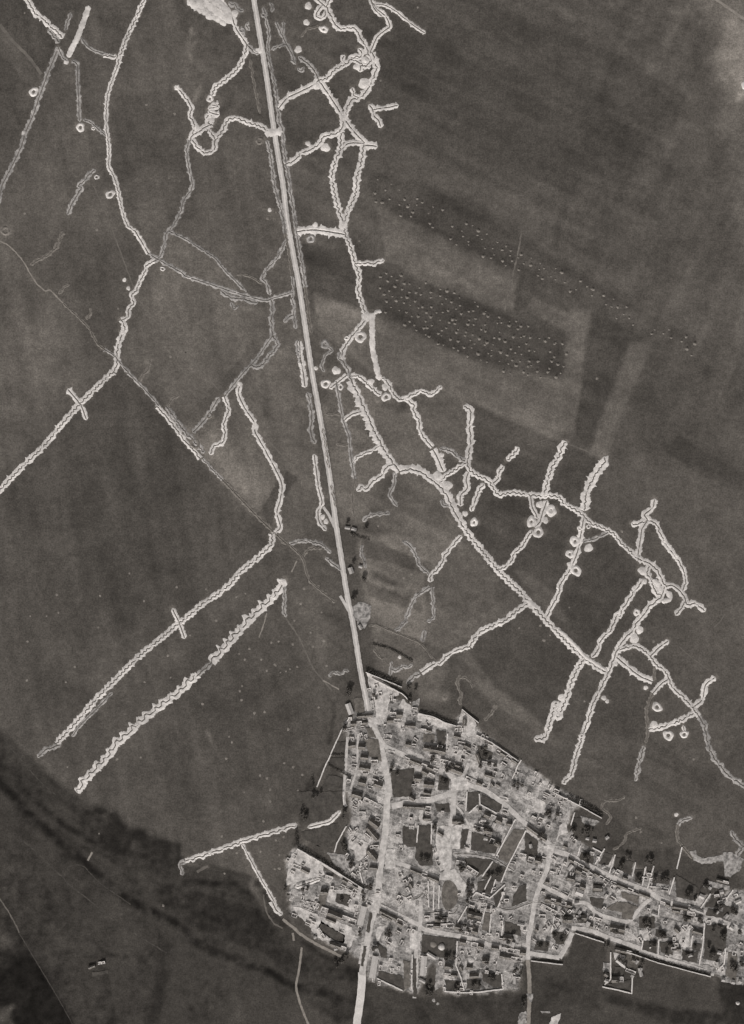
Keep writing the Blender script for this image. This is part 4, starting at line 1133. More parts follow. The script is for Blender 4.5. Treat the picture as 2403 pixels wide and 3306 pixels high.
# the big mound at the top: lumps of dumped chalk
mound = parse('F 220 -40 700 -40 760 90 830 220 720 330 640 280 480 240 400 160 300 130')
sheet_o = sheet('chalk_dump', mound, MAT['chalk'], 0.02, jit=1.4, seed=2)
tag(sheet_o, 'sheet of dumped white chalk at the upper edge, left of the road', 'chalk dump')
for i, (x, y, r, sx) in enumerate([(560, 40, 34, 1.5), (660, 130, 32, 1.4), (740, 220, 24, 1.2), (420, 60, 20, 1.2), (320, 60, 16, 1.1), (540, 200, 17, 1.2), (620, 235, 16, 1.2), (700, 295, 13, 1.1), (400, 130, 12, 1), (270, 20, 14, 1.1), (470, 130, 18, 1), (860, 180, 13, 1)]):
    heap('F', x, y, r, ['largest lump', 'long lump', 'lump at the trench mouth', 'rounded lump', 'outer left lump', 'lower middle lump', 'small lower lump', 'lowest lump', 'small left lump', 'far left lump', 'middle lump', 'separate lump by the road side'][i] + ' of the chalk mound at the upper edge', sx=sx, rot=-.6)

for a in [('E', 395, 80, 13, 'round white heap left of the ring at the top'), ('E', 370, 300, 11, 'oval white heap below the round heap at the top'), 
          ('E', 1140, 1110, 20, 'biggest white heap of the tangled redoubt'), ('E', 1150, 800, 13, 'white heap in the heart of the tangled redoubt'), ('E', 1040, 890, 12, 'frayed white heap on the left of the tangled redoubt'),
          ('E', 1290, 810, 11, 'small white heap on the right of the tangled redoubt'), ('E', 260, 660, 13, 'white heap left of the starfish junction'), ('E', 500, 1140, 15, 'white heap at the centre of the starfish junction'),
          ('F', 90, 1165, 9, 'round white heap at the head of the wavy trench'), ('F', 550, 1590, 12, 'white heap low in the knot of trenches'), ('b1', 100, 1140, 12, 'white heap at the left of the knot of trenches'),
          ('b1', 1240, 1310, 16, 'large round white heap on the lumpy trench'), ('b1', 1085, 1275, 9, 'small white heap on the lumpy trench'), ('b1', 1400, 1040, 15, 'white heap where the straight trenches cross'),
          ('b2', 1395, 350, 16, 'white heap at the thick junction'), ('b2', 1150, 350, 10, 'white heap on the thick straight trench by the road'), ('b2', 1600, 1160, 17, 'round white heap at the head of the lumpy trench'),
          ('H', 560, 810, 15, 'round white heap in the central tangle'), ('H', 650, 640, 9, 'small white heap above the central tangle'), ('H', 1210, 1030, 12, 'white heap above the right ring of the central tangle'), ('H', 1020, 960, 12, 'triangular white heap on the wavy trench'), ('H', 1110, 1200, 11, 'pale ragged heap below the wavy trench'), ('H', 130, 720, 8, 'small white heap on the left road verge'), ('H', 290, 780, 7, 'tiny white heap on the right road verge'),
          ('c3', 590, 930, 19, 'long white heap on the lumpy curving trench'), ('c3', 670, 1010, 18, 'white heap below the long heap on the lumpy curving trench'), ('c3', 620, 740, 9, 'small white heap by the short thick trench piece'), ('c3', 830, 1260, 10, 'small white heap at the foot of the second hanging trench'), ('c3', 310, 240, 10, 'white heap at the root of the raised arm'),
          ('J', 590, 530, 13, 'uppermost mound of the first white cluster'), ('J', 660, 740, 12, 'lower right mound of the first white cluster'), ('J', 640, 400, 10, 'white heap at the foot of the upright zigzag trench'), ('J', 740, 650, 13, 'inner mound of the first white cluster'),
          ('J', 1240, 1110, 15, 'separate round mound right of the second white cluster'), ('J', 990, 1330, 10, 'lowest mound of the second white cluster'),
          ('K', 310, 590, 16, 'round white heap left of the redoubt'), ('K', 330, 730, 10, 'small white heap under the round redoubt heap'), ('K', 270, 1375, 14, 'round white heap right of the trench below the redoubt'), ('K', 200, 1490, 17, 'broad white heap below the redoubt trench'), ('K', 200, 830, 10, 'white heap on the parallel trench'), ('K', 760, 410, 9, 'small white heap on the long curved trench'),
          ('d4', 850, 1480, 15, 'white heap left of the beaded ring group'), ('d4', 40, 1240, 14, 'white heap on the trench slanting to the village'), ('d4', 410, 1240, 9, 'upper small white heap on the long village trench'), ('d4', 440, 1270, 7, 'lower small white heap on the long village trench'), ('d4', 780, 1150, 8, 'small white heap at the end of the thick straight trench'), ('d4', 515, 940, 8, 'small white heap under the thick straight trench'),
          ('b4', 860, 215, 12, 'white heap at the head of the big traversed trench'), ('a1', 590, 550, 9, 'small white heap under the broad white bank'), ('a1', 215, 1180, 9, 'white heap on the long left-edge trench'),
          ('b3', 1215, 1290, 9, 'upper white mound inside the curled roadside trench'), ('b3', 1245, 1330, 9, 'lower white mound inside the curled roadside trench'), ('b3', 620, 490, 10, 'white heap where the smooth trench meets the cart track'), ('b3', 480, 110, 9, 'white heap at the head of the smooth trench'), ('b3', 320, 890, 14, 'pale heap on the hedged track'),
          ('a2', 1140, 910, 7, 'small white heap beside the dotted trench bays'), ('a2', 1105, 835, 7, 'separate small white heap above the dotted trench bays'), ('a2', 1095, 1300, 11, 'white heap on the lumpy trench above the corner'), ('b2', 745, 215, 7, 'small round white heap left of the road'),
          ('c4', 1100, 1330, 6, 'small pale heap near the village wall corner'), ('c4', 250, 885, 6, 'small white heap in the field above the village'), ('c4', 650, 1245, 9, 'pale bare mound above the village wall'),
          ('d5', 1050, 630, 7, 'tiny white heap at the lower right trench hook')]:
    heap(*a, mat='chalk3' if 'pale' in a[4] else 'chalk')

for a in [('a1', 300, 815, 16, 'detached white ring by the left-edge trench'), ('a1', 715, 1130, 15, 'white ring at the foot of the thin straight trench'), ('a1', 860, 1570, 9, 'small white ring under the upper left trench'), ('a1', 828, 1140, 6, 'tiny white ring by the slanting link trench'),
          ('a2', 980, 75, 16, 'bold white ring on the long narrow trench'), ('a2', 50, 400, 16, 'faint ring at the left edge above the curved track', 'chalk3'), ('a2', 1445, 735, 9, 'small white ring under the dotted junction'),
          ('b1', 655, 1250, 13, 'faint ring left of the road barrier', 'chalk3'), ('b1', 690, 130, 9, 'small ring on the right road verge at the top', 'chalk2'), ('b1', 500, 270, 11, 'small ring beside the mound trench', 'chalk2'),
          ('b2', 1110, 470, 14, 'white ring under the thick straight trench by the road', 'chalk2'), ('b2', 1550, 1340, 20, 'large white ring beside the lumpy trench'), ('b2', 1430, 1350, 9, 'small white ring beside the lumpy trench'), ('H', 410, 460, 15, 'faint ring right of the road in the centre', 'chalk2'),
          ('H', 420, 985, 17, 'left white ring of the central tangle'), ('H', 620, 1025, 11, 'middle white ring of the central tangle'), ('H', 1225, 1160, 16, 'right white ring of the central tangle'),
          ('J', 570, 900, 18, 'bold white ring under the first white cluster'), ('J', 1070, 1410, 19, 'bold white ring under the second white cluster'), ('J', 1120, 850, 9, 'small white ring above the second white cluster'), ('J', 1240, 820, 9, 'small white ring on the wavy trench, right side'),
          ('d4', 880, 1320, 17, 'white ring above the beaded trench'), ('d4', 980, 1570, 17, 'lower white ring of the ring group'), ('d4', 1120, 1560, 14, 'right white ring of the ring group'), ('D', 1655, 190, 18, 'white ring cut by the right edge'),
          ('J', 740, 610, 18, 'biggest coil of the first white cluster', 'chalk', .26), ('J', 480, 760, 18, 'left coil of the first white cluster', 'chalk', .26), ('J', 1060, 1020, 18, 'biggest coil of the second white cluster', 'chalk', .26), ('J', 990, 1190, 14, 'left coil of the second white cluster', 'chalk', .26), ('E', 600, 390, 15, 'ragged white coil under the ring at the top', 'chalk', .26), ('K', 230, 1140, 12, 'pointed white coil left of the trench below the redoubt', 'chalk', .26), ('F', 530, 1310, 13, 'round white coil on top of the knot of trenches', 'chalk', .26), ('c3', 910, 1335, 15, 'round white coil at the foot of the second hanging trench', 'chalk', .26), 
          ('b3', 210, 390, 11, 'grey ring on the straight trench piece', 'chalk3'), ('b3', 80, 640, 20, 'pale ring on the hedged track', 'chalk3'), ('d4', 215, 1570, 8, 'small white ring on the long village trench')]:
    pit(*a)

# shell holes: pale saucers in the fields
craters = [('a4', '505 330 520 490 415 520 270 520 665 970 585 1105 245 745 240 1090 1280 385 1490 870 1285 1105 1515 1065 1570 262 875 620 890 340 1150 140'),
           ('b4', '180 280 530 320 450 350 270 560 40 690 760 755 825 745 950 770 565 810 475 855 525 905 670 905 790 950 720 1005 925 990 840 1020 500 1140 480 1185 150 1300 610 1380 910 1525 385 1590 1110 665 1225 740 1130 790 1250 960 965 560 1020 410 1050 275 1205 485 495 1265 410 1640 800 960 890 1010 1180 1330 700 1370 990 970 1180 250'),
           ('b5', '875 175 955 210 660 285 1035 280 520 435 750 410 750 515 995 420 320 825 690 690 870 830 455 970 830 990 345 1155 360 135 720 310 800 860 665 960 790 1115 830 1110'),
           ('a1', '1500 1583 1300 930 1550 1010 220 115'), ('a2', '220 245 1515 1515 860 390 1050 1090'), ('c1', '410 65 80 715'), ('d3', '570 1410 350 60'), ('d4', '850 740 240 1270 105 440'),
           ('c4', '355 150 285 180 1310 625 1500 605 1530 735 1585 690 510 665'), ('d5', '695 655 1205 140 920 880 735 780'), ('a5', '1040 140 1250 125 600 210 880 800 1450 1440'), ('b2', '800 235 725 290 1540 490'), ('c3', '300 545 640 640 60 1370 485 1520')]
cr_vs = [lump_disc(1.0, lambda u: (0.06 + 0.3 * u if u < .55 else 0.24 * (1 - u) / .45), 40 + k, nr=5, na=14, lump=.2, dent=.12) for k in range(4)]
cr_me = []
for vs, fs in cr_vs:
    o = mesh_obj('shell_hole', vs, fs, MAT['crater'], smooth=True)
    cr_me.append(o.data)
    bpy.data.objects.remove(o)
CRATERS = []
for key, s_ in craters:
    for (x, y) in parse(key + ' ' + s_):
        o = bpy.data.objects.new('shell_hole', random.choice(cr_me))
        k = random.uniform(1.1, 1.9)
        o.location = (x, y, 0.004)
        o.scale = (k, k * random.uniform(.8, 1.1), k * .6)
        o.rotation_euler = (0, 0, random.uniform(0, 6.28))
        COL.objects.link(o)
        CRATERS.append(o)

halo = []
for t in TRENCH:
    if t['style'] in 'zwsck':
        wd = float(t['hw'] + np.mean(t['wl'] + t['wr']) * .5)
        if t['mat'] is not MAT['chalk3']:
            halo.append(('w', t['B'][::6] if len(t['B']) > 12 else t['B'], wd + 2.2, 122 if t['mat'] is F_ else 104, .6))
s_, B_, T__, N_ = smooth_line(road_pts, 8.0)
halo.append(('r', B_, 8.0, 66, .8))
for x_, y_, r_ in SCUFF:
    halo.append(('w', np.array([(x_ - .4 * r_, y_), (x_ + .4 * r_, y_)]), r_ * 1.15 + 2.2, 118, .8))
for s_, wd_, v_ in (('F 300 420 250 520 230 620 270 740 400 870 470 950 430 1060 360 1250 330 1320', 6, 112), ('F 330 440 340 540 300 640 340 690', 5, 108), ('F 300 400 310 430', 6, 126),
                    ('b2 430 1080 560 1090 680 1120', 7, 104), ('b3 0 500 120 640 180 760', 10, 112), ('b3 260 880 360 960', 8, 116), ('a3 1400 320 1560 500 1640 600', 5, 104), ('a2 1300 1560 1340 1630', 5, 108), ('a3 1290 0 1250 80', 4, 108),
                    ('a3 1500 320 1540 240 1600 200', 4, 104), ('L 300 430 340 560 370 700', 7, 112), ('L 380 1000 420 1250', 8, 104), ('a4 1560 1480 1590 1580 1640 1640', 4, 100), ('b4 190 1540 230 1640 b5 260 40', 4, 104),
                    ('d1 1560 640 1640 760 1610 860', 7, 150), ('d1 1440 680 1480 720', 9, 130), ('d1 1020 90 1120 80 1180 120', 8, 104), ('d1 60 100 140 190', 12, 92), ('d2 1300 1250 1250 1420', 8, 96), ('c4 480 1220 640 1240', 12, 104),
                    ('d5 620 900 800 940 920 960', 8, 98), ('b5 0 1060 200 1100', 6, 92), ('a6 0 830 60 920', 14, 76), ('a6 30 1600 110 1500', 7, 84), ('b5 1040 800 1060 880', 6, 128)):
    halo.append(('m', smooth_line(parse(s_), 3.0)[1], wd_ * 1.2, v_, .8))
for s_, wd_, v_, k_ in (('a5 -20 310 200 560 400 750 600 930 760 1060 960 1250 1200 1420 1500 1570 1649 1640 b6 60 900 300 1030 560 1120 700 1160 860 1260 1000 1320 1200 1360 1400 1460', 8, 36, 1.0), ('b6 0 400 200 395 430 420 560 500 620 620 640 700', 7, 38, .95),
                        ('a5 -20 160 140 330 330 520 520 680 700 800 900 900 1100 960', 7, 40, .95), ('a5 500 760 700 900 860 960 1100 1100', 4, 46, .7), ('a5 850 600 1000 650 1100 760 1300 820 1500 900', 11, 40, .9), ('a5 1000 640 980 740 1060 860', 8, 45, .7),
                        ('a6 1490 980 1460 1200 1400 1400 1340 1660', 11, 49, .85), ('a6 840 930 920 1010 1100 1050 1380 1060', 3, 48, .7), ('a6 700 1060 860 1050 1010 1040', 3, 48, .6), ('a6 540 960 700 950 830 970', 8, 72, .7), ('a6 230 880 420 1200 600 1480 720 1660', 5, 46, .7),
                        ('b6 0 820 160 960 380 1050 500 1090', 5, 45, .7), ('b6 100 480 260 560 400 640 560 700', 9, 46, .6), ('b6 640 400 740 560 820 700 880 760', 6, 46, .7), ('b6 1040 920 1200 1040 1340 1110', 5, 44, .8), ('b6 1080 1300 1200 1320 1300 1400 1500 1460', 6, 46, .7), ('b6 1120 1450 1250 1530 1400 1560', 7, 46, .6),
                        ('d6 380 1380 560 1450 760 1500 1000 1540 1300 1560 1600 1590', 7, 46, .85), ('d6 320 1400 340 1500', 8, 48, .7), ('d6 1100 1250 1110 1400', 7, 50, .6), ('d6 1540 1330 1560 1560', 10, 46, .7), ('c6 900 1400 1000 1480 1060 1560', 10, 52, .6), ('c6 1300 1450 1400 1470', 8, 46, .7), ('c6 480 1250 500 1340', 7, 46, .8),
                        ('b5 1100 300 1060 500 1040 640 1000 760 980 900', 5, 52, .8), ('b5 1250 150 1180 280 1120 420', 3, 58, .7), ('b4 1320 1300 1320 1380 1300 1500 1270 1649', 4, 58, .7), ('d5 800 120 960 190 1100 260 1300 360 1500 470', 4, 66, .7), ('d5 480 590 640 640 760 720 900 800', 6, 60, .7),
                        ('d5 460 900 700 960 1000 960', 9, 58, .7), ('d4 540 1180 700 1250 800 1300', 4, 70, .7), ('d5 240 110 400 130 640 130', 3, 70, .6), ('c4 1260 660 1450 760 1649 880', 3, 70, .6), ('d3 950 660 1200 780 1400 880 1649 980', 7, 68, .8), ('c4 700 950 760 1080 950 1250 1100 1380', 3, 70, .6),
                        ('c3 0 1080 200 1170', 3, 84, .6), ('c3 0 1500 150 1560', 3, 80, .6), ('c4 20 150 200 230 330 280', 6, 72, .8), ('c4 100 310 330 340', 7, 74, .7), ('b1 1200 760 1290 800 1310 870', 9, 62, .8), ('b1 900 1400 1050 1440 1200 1520', 8, 72, .7),
                        ('c3 280 300 300 340', 7, 66, .8), ('F 400 330 600 400 800 420', 12, 68, .7), ('b1 300 1000 380 920', 7, 66, .6), ('H 1180 1260 1300 1280 1420 1330', 7, 74, .7), ('H 1300 700 1649 900', 4, 84, .6), ('H 1100 560 1250 640', 8, 82, .6)):
    halo.append(('m', smooth_line(parse(s_), 4.0)[1], wd_ * 1.25, v_, k_))
build_ground(halo)

# ------------------------------------------------------------------ labels by place
LANDMARKS = {'the crossroads square': (1483, 2530), 'the north end of the village street': (1200, 2345), 'the oval garden': (1450, 2890),
             'the eastern junction': (1776, 2730), 'the walled compound in the south meadow': (2000, 3140), 'the round white haystack': (1426, 3056),
             'the southern road exit': (1165, 3150), 'the western pale yards': (985, 2850), 'the open pale yard': (1160, 2740),
             'the white square-roofed house': (1871, 2881), 'the eastern orchards': (2230, 2980), 'the strip gardens': (1640, 2770),
             'the small farm by the road': (1130, 1705), 'the north-eastern wall corner': (1680, 2455), 'the south-eastern corner of the village': (2330, 3090),
             'the roadside enclosure': (1165, 1975), 'the lone huts in the lower left meadow': (325, 3115)}
ORD = ['first', 'second', 'third', 'fourth', 'fifth', 'sixth', 'seventh', 'eighth', 'ninth', 'tenth', 'eleventh', 'twelfth', 'thirteenth', 'fourteenth',
       'fifteenth', 'sixteenth', 'seventeenth', 'eighteenth', 'nineteenth', 'twentieth'] + ['twenty-' + q for q in
       ('first', 'second', 'third', 'fourth', 'fifth', 'sixth', 'seventh', 'eighth', 'ninth')] + ['thirtieth'] + ['thirty-' + q for q in ('first', 'second', 'third', 'fourth', 'fifth', 'sixth', 'seventh', 'eighth', 'ninth')]
DIRS = ['east', 'north-east', 'north', 'north-west', 'west', 'south-west', 'south', 'south-east']


def label_by_place(items, cat, group=None, kind=None):
    """items: (object, look, x, y) -> '<look>, third going north-east from the oval garden'"""
    b = {}
    for o, look, x, y in items:
        best = None
        for nm, (px, py) in LANDMARKS.items():
            lx, ly = px2w(px, py)
            d = math.hypot(x - lx, y - ly)
            if best is None or d < best[0]:
                best = (d, nm, DIRS[int(round(math.degrees(math.atan2(y - ly, x - lx)) / 45)) % 8])
        b.setdefault((look, best[1], best[2]), []).append((best[0], o))
    for (look, nm, dr), lst in b.items():
        lst.sort(key=lambda q: q[0])
        for i, (_, o) in enumerate(lst):
            lab = f'{look}, {ORD[min(i, len(ORD) - 1)]} going {dr} from {nm}' if len(lst) > 1 else f'{look} just {dr} of {nm}'
            tag(o, lab, cat, group, kind)


# ------------------------------------------------------------------ village streets
STREETS = [
    ('P 1230 740 1300 900 1370 1130 1420 1350 1470 1649 R 1445 120 1440 250 1420 560 1385 800 1350 1050 1330 1300 1290 1500 Y 1290 100 1225 300 1180 550 1130 850 1112 1000', 21, 'street', 'main village street from the north entrance to the south exit'),
    ('P 1250 760 1400 1050 c5 260 90 420 170 600 230 760 320 870 370 1010 420 1180 540 1330 680 1500 820 1580 900', 16, 'street', 'upper street slanting from the north entrance to the eastern junction'),
    ('c5 1580 900 V 320 790 560 870 800 990 1100 1150 1400 1270 1649 1360 X 400 1370 620 1490 1000 1585 1100 1620 N 1300 260 1500 350 1660 440', 17, 'street', 'long eastern street running out to the right edge'),
    ('c5 180 560 300 530 400 520 560 490 720 430 790 350', 20, 'street', 'short broad street from the main street to the crossroads square'),
    ('c5 740 330 730 450 725 600 705 720 690 900 680 1100 620 1190', 17, 'street', 'inner street dropping from the crossroads square to the oval garden'),
    ('c5 130 1030 340 1095 480 1150 610 1195 720 1200 820 1265', 13, 'street', 'middle cross street past the oval garden'),
    ('c6 80 600 240 680 400 760 480 812 680 850 930 900 1060 950 1380 1015 M 0 700 250 740 440 770', 14, 'street', 'southern street below the oval garden'),
    ('M 440 770 540 600 615 430', 15, 'street', 'short slanting street by the south field'),
    ('M 600 370 850 405 1100 500 1450 620 1649 700 N 250 680 600 780 900 870 1250 985', 14, 'street', 'south-eastern street along the edge of the south field'),
    ('c5 1580 900 1560 1100 1500 1250 1450 1400 1410 1649 c6 1390 900 1385 1080', 15, 'street', 'eastern cross street dropping from the eastern junction'),
    ('c6 1385 1080 1400 1250 1400 1440 1390 1660', 13, 'path', 'paler lower end of the eastern cross street leaving the village'),
    ('c6 440 560 430 780 395 1000 400 1150 380 1420', 12, 'street', 'narrow lane east of the long bright barn'),
    ('V 150 1245 400 1370 650 1490 800 1510 d5 350 1500 480 1545 630 1570 740 1440 830 1370', 13, 'street', 'winding middle street past the white square-roofed house'),
    ('b5 1000 940 1200 1060 1400 1190 1560 1300', 8, 'street', 'western lane between the pale yards'),
    ('Q 880 1290 830 1420 770 1500', 10, 'street', 'short lane dropping into the crossroads square'),
    ('P 1110 640 1180 620 1250 610', 8, 'street', 'short bright lane at the north entrance'),
    ('c5 740 540 800 610 860 720', 7, 'street', 'doubled alley slanting from the inner street into the gardens'),
    ('P 920 940 900 1200 880 1500 R 870 130 900 220', 9, 'street', 'back lane behind the western row of houses'),
    ('P 1060 900 1050 1200 1030 1400 960 1640', 7, 'street', 'inner back lane behind the western row of houses'),
    ('Y 1130 560 1080 850', 9, 'yard', 'pale western footway of the lower main street'),
]
for i, (s_, wd, mt, lb) in enumerate(STREETS):
    tag(ribbon('street', parse(s_), wd * S, MAT[mt], 0.26 + 0.004 * i, 0.02, jit=.12, seed=i * 7 + 3), lb, kind='structure')

# ------------------------------------------------------------------ yards and gardens
YARDS = [('yard', 'P 1180 90 1220 100 1420 230 1600 350 1600 390 1480 410 1440 700 1300 680 1270 400 1190 240'), ('yard', 'P 1180 700 1380 660 1400 760 1230 800'),
         ('yard', 'Q 0 430 110 530 130 640 60 660 -60 560'), ('yard2', 'Q 120 480 230 430 200 600 140 620'),
         ('yard', 'U 460 480 640 480 600 1050 500 1080 430 850'), ('yard', 'U 655 480 790 470 760 790 640 790'), ('yard', 'U 880 530 960 560 900 830 830 820'), ('yard', 'Q 640 1480 820 1460 900 1560 880 1649 650 1649'),
         ('yard', 'U 480 1100 700 1050 860 1270 800 1430 730 1350 560 1180'), ('yard', 'R 960 600 1190 700 1160 880 1060 960 1000 800 920 760'), ('yard2', 'R 640 830 880 860 890 1040 1010 1150 760 1010'),
         ('yard', 'R 260 790 420 860 560 930 620 1130 420 1180 180 1240 100 1280 130 1000 170 850'), ('yard', 'R 1240 1380 1370 1390 1340 1649 1190 1600'), ('yard2', 'R 1090 1000 1180 1010 1150 1200 1080 1180'),
         ('yard2', 'R 550 1200 680 1260 640 1420 500 1600 500 1400'), ('yard', 'R 670 1320 1100 1330 1040 1649 640 1480'),
         ('yard', 'Y 200 90 320 100 560 220 760 270 980 360 1020 480 940 650 870 570 890 460 820 430 560 270 530 390 740 540 560 530 400 360 230 170'),
         ('yard', 'Z 90 400 250 420 230 660 100 650'), ('yard', 'V 100 250 170 120 340 220 240 320 120 290'), ('yard', 'V 440 480 520 410 560 570 450 600 400 680'), ('yard2', 'V 180 10 380 40 740 230 560 220 300 200 160 100'),
         ('yard2', 'V 600 650 720 680 660 860 580 830'), ('yard', 'V 230 750 380 720 330 960 240 900'), ('yard2', 'V 720 340 980 420 900 480 740 440'),
         ('yard2', 'X 1050 920 1380 860 1640 920 1600 1060 1460 1160 1400 1160 1380 960 1200 950 1050 960'), ('yard2', 'X 920 820 1000 800 1040 940 960 900'), ('yard2', 'X 470 1290 700 1290 690 1390 490 1370'), ('yard2', 'X 1160 1200 1450 1280 1440 1340 1200 1290'), ('yard2', 'X 1480 1400 1649 1380 1649 1480 1520 1500'),
         ('yard', 'N 840 320 930 330 910 640 800 620 780 560'), ('yard2', 'N 230 400 460 380 440 520 240 500'), ('yard2', 'N 520 220 820 300 800 420 560 380'), ('yard', 'N 1360 270 1560 330 1540 420 1420 380'), ('yard2', 'N 1100 850 1290 900 1300 980 1200 970'), ('yard2', 'N 1480 560 1600 650 1640 800 1500 720'), ('yard2', 'N 1340 1020 1640 1020 1640 1130 1340 1090'),
         ('yard', 'M 1160 700 1260 720 1330 860 1280 900 1180 800'), ('yard2', 'M 1020 830 1120 830 1110 960 1020 950'),
         ('yard', 'Q 780 590 960 720 980 780 960 900 880 950 730 800'), ('yard', 'Q 200 630 600 750 590 850 200 720'), ('yard', 'Q 710 1100 810 1110 760 1280 690 1270'), ('yard2', 'Q 1230 1400 1400 1400 1420 1640 1160 1640'), ('yard2', 'Q 1540 1400 1649 1450 1649 1560 1480 1500'),
         ('yard', 'R 1420 800 1560 780 1540 940 1560 1040 1410 1060'), ('yard2', 'U 0 240 90 250 80 350 0 400'), ('yard', 'U 220 270 270 270 270 400 400 420 400 450 230 440'), ('yard2', 'L 225 1160 320 1100 450 1150 440 1300 370 1430 300 1450 280 1350 230 1290'),
         ('yard', 'Y 1300 360 1420 330 1340 540 1290 540'), ('yard2', 'Z 450 900 540 860 540 1130 430 1200'), ('yard2', 'Z 740 600 830 600 830 860 740 860'), ('yard', 'M 1500 400 1640 420 1640 540 1480 520'), ('yard', 'M 300 1660 340 1560 460 1500 420 1660'), ('yard2', 'M 190 1470 310 1470 310 1500 200 1500'), ('yard2', 'M 0 1240 100 1240 60 1370 30 1340'), ('yard2', 'Z 1560 1500 1649 1480 1649 1649 1530 1649'), ('yard2', 'd5 1460 960 1540 960 1640 1020 1560 1110 1480 1180')]
GARDENS = [('garden', s) for s in (
    'a6 820 1190 960 1170 965 1200 825 1225',
    'U 200 470 390 470 405 1000 230 1010 170 900', 'U 0 480 190 520 180 760 60 760 0 700', 'U 850 30 1040 30 1000 230 860 290', 'U 1050 60 1330 200 1290 300 1040 180', 'U 920 560 1160 620 1270 760 1230 850 910 800',
    'U 790 520 880 530 830 790 770 780', 'U 830 900 1190 930 1080 1110 990 1160 840 1010', 'U 1210 960 1400 1050 1300 1220 1050 1190', 'U 1000 1230 1240 1180 1180 1400 990 1330', 'U 430 190 620 180 640 290 460 290',
    'U 1560 1280 1649 1260 1649 1480 1450 1560 1480 1400', 'U 1200 1400 1350 1270 1300 1500 1240 1560', 'R 230 20 850 20 850 210 640 390 390 430 300 420', 'R 300 560 800 440 760 740 560 760 320 640', 'R 770 1380 960 1390 930 1560 760 1490',
    'R 820 700 920 720 900 880 820 820', 'Y 560 300 830 440 870 480 850 550 740 530 540 380', 'Y 130 170 300 240 440 380 420 460 260 380', 'Z 265 455 720 515 690 800 245 700', 'Z 560 1060 780 1080 770 1200 590 1190',
    'Z 860 1060 1040 1060 1030 1190 850 1180', 'Z 1060 970 1310 980 1330 1160 1220 1160 1060 1060', 'Z 1360 280 1560 340 1580 480 1360 440', 'Z 430 200 600 220 600 320 430 320', 'Z 840 90 1060 160 1060 240 860 260',
    'Y 1330 940 1649 1010 1649 1180 1310 1060', 'V 610 370 740 380 720 480 610 480', 'V 730 830 900 860 880 1000 700 920', 'V 650 1040 810 1080 790 1170 640 1100', 'V 890 1240 1030 1260 1010 1360 880 1360',
    'V 840 1430 1030 1450 1010 1590 860 1540', 'V 430 1480 600 1540 580 1590 430 1540', 'V 0 870 110 900 60 980 0 960', 'V 130 880 230 900 200 980 130 990', 'V 1050 830 1150 860 1100 1000 960 980', 'V 1190 900 1420 960 1390 1130 1150 1030',
    'V 1450 1060 1560 1060 1530 1250 1440 1230', 'X 190 1060 320 1080 280 1240 190 1220', 'X 440 1100 660 1200 650 1260 420 1240', 'X 740 1130 1040 1300 1000 1480 740 1420', 'N 250 220 460 220 460 380 250 370', 'N 300 540 490 540 480 710 290 660',
    'N 530 560 700 540 700 730 530 690', 'N 480 390 620 420 600 510 460 480', 'N 1130 320 1420 330 1400 640 1280 820 1100 780 1120 600', 'N 960 570 1080 580 1060 690 950 650', 'N 820 660 1040 700 1020 840 820 800',
    'M 160 540 310 560 280 680 90 660', 'M 330 420 560 440 500 590 400 590', 'M 1070 1120 1380 1060 1390 1180 1200 1170', 'M 1180 880 1300 900 1290 1060 1140 1080', 'M 1110 330 1310 340 1300 470 1110 420', 'M 640 180 800 200 790 300 650 300', 'M 470 200 620 220 600 300 480 300',
    'Q 490 1450 620 1500 620 1649 470 1649', 'Q 1000 1060 1200 1160 1180 1240 1010 1240', 'Q 450 850 580 880 560 1100 470 1060', 'P 780 1010 890 1010 870 1170 720 1150', 'P 680 1230 880 1210 880 1400 680 1310', 'P 660 1450 860 1490 850 1649 560 1649',
    'Y 1210 160 1250 170 1210 430 1160 420', 'Y 1130 610 1170 610 1130 880 1090 870', 'c5 560 560 690 540 690 610 580 600', 'c5 1360 780 1480 870 1470 1000 1360 1000', 'c5 170 240 380 220 360 470 190 480', 'Z 130 780 180 780 190 1290 140 1290', 'Z 10 1050 30 1060 20 1200 -40 1180', 'Y 1310 560 1440 660 1440 780 1360 760',
    'V 1560 950 1649 960 1649 1040 1580 1040', 'X 1110 1240 1180 1260 1140 1400 1060 1360', 'X 1220 1400 1330 1420 1290 1560 1120 1560', 'X 1380 1540 1480 1560 1560 1649 1360 1649', 'N 680 90 980 190 960 240 700 160', 'N 1160 110 1400 180 1360 240 1140 200')]
GARDENS += [('garden2', s) for s in ('U 1300 800 1480 520 1640 540 1450 900 1390 980 1250 880', 'Q 280 900 440 920 420 1010 260 1010', 'P 1000 430 1120 420 1150 620 1030 620', 'P 1140 950 1330 980 1370 1270 1200 1200', 'Z 10 800 100 820 100 1150 20 1200',
                                     'Z 1090 160 1180 180 1150 420 1060 400', 'V 1040 1590 1200 1490 1330 1500 1500 1560 1380 1640', 'V 1250 1350 1500 1420 1490 1520 1270 1440', 'N 1440 700 1560 720 1540 1100 1400 1000', 'V 230 1420 400 1470 420 1540 250 1500', 'R 540 1400 640 1410 600 1600 520 1600', 'P 1160 820 1240 820 1300 960 1200 950', 'N 20 60 200 100 160 260 20 240', 'Z 1360 600 1500 640 1480 700 1360 690')]
items = []
for i, (mt, s_) in enumerate(YARDS):
    p = parse(s_)
    o = sheet('yard', p, MAT[mt], 0.36 + 0.002 * i, jit=.8, seed=i)
    c = np.mean(np.array(p), 0)
    items.append((o, 'pale chalky yard' if mt == 'yard' else 'trodden grey yard', c[0], c[1]))
label_by_place(items, None, kind='structure')
items = []
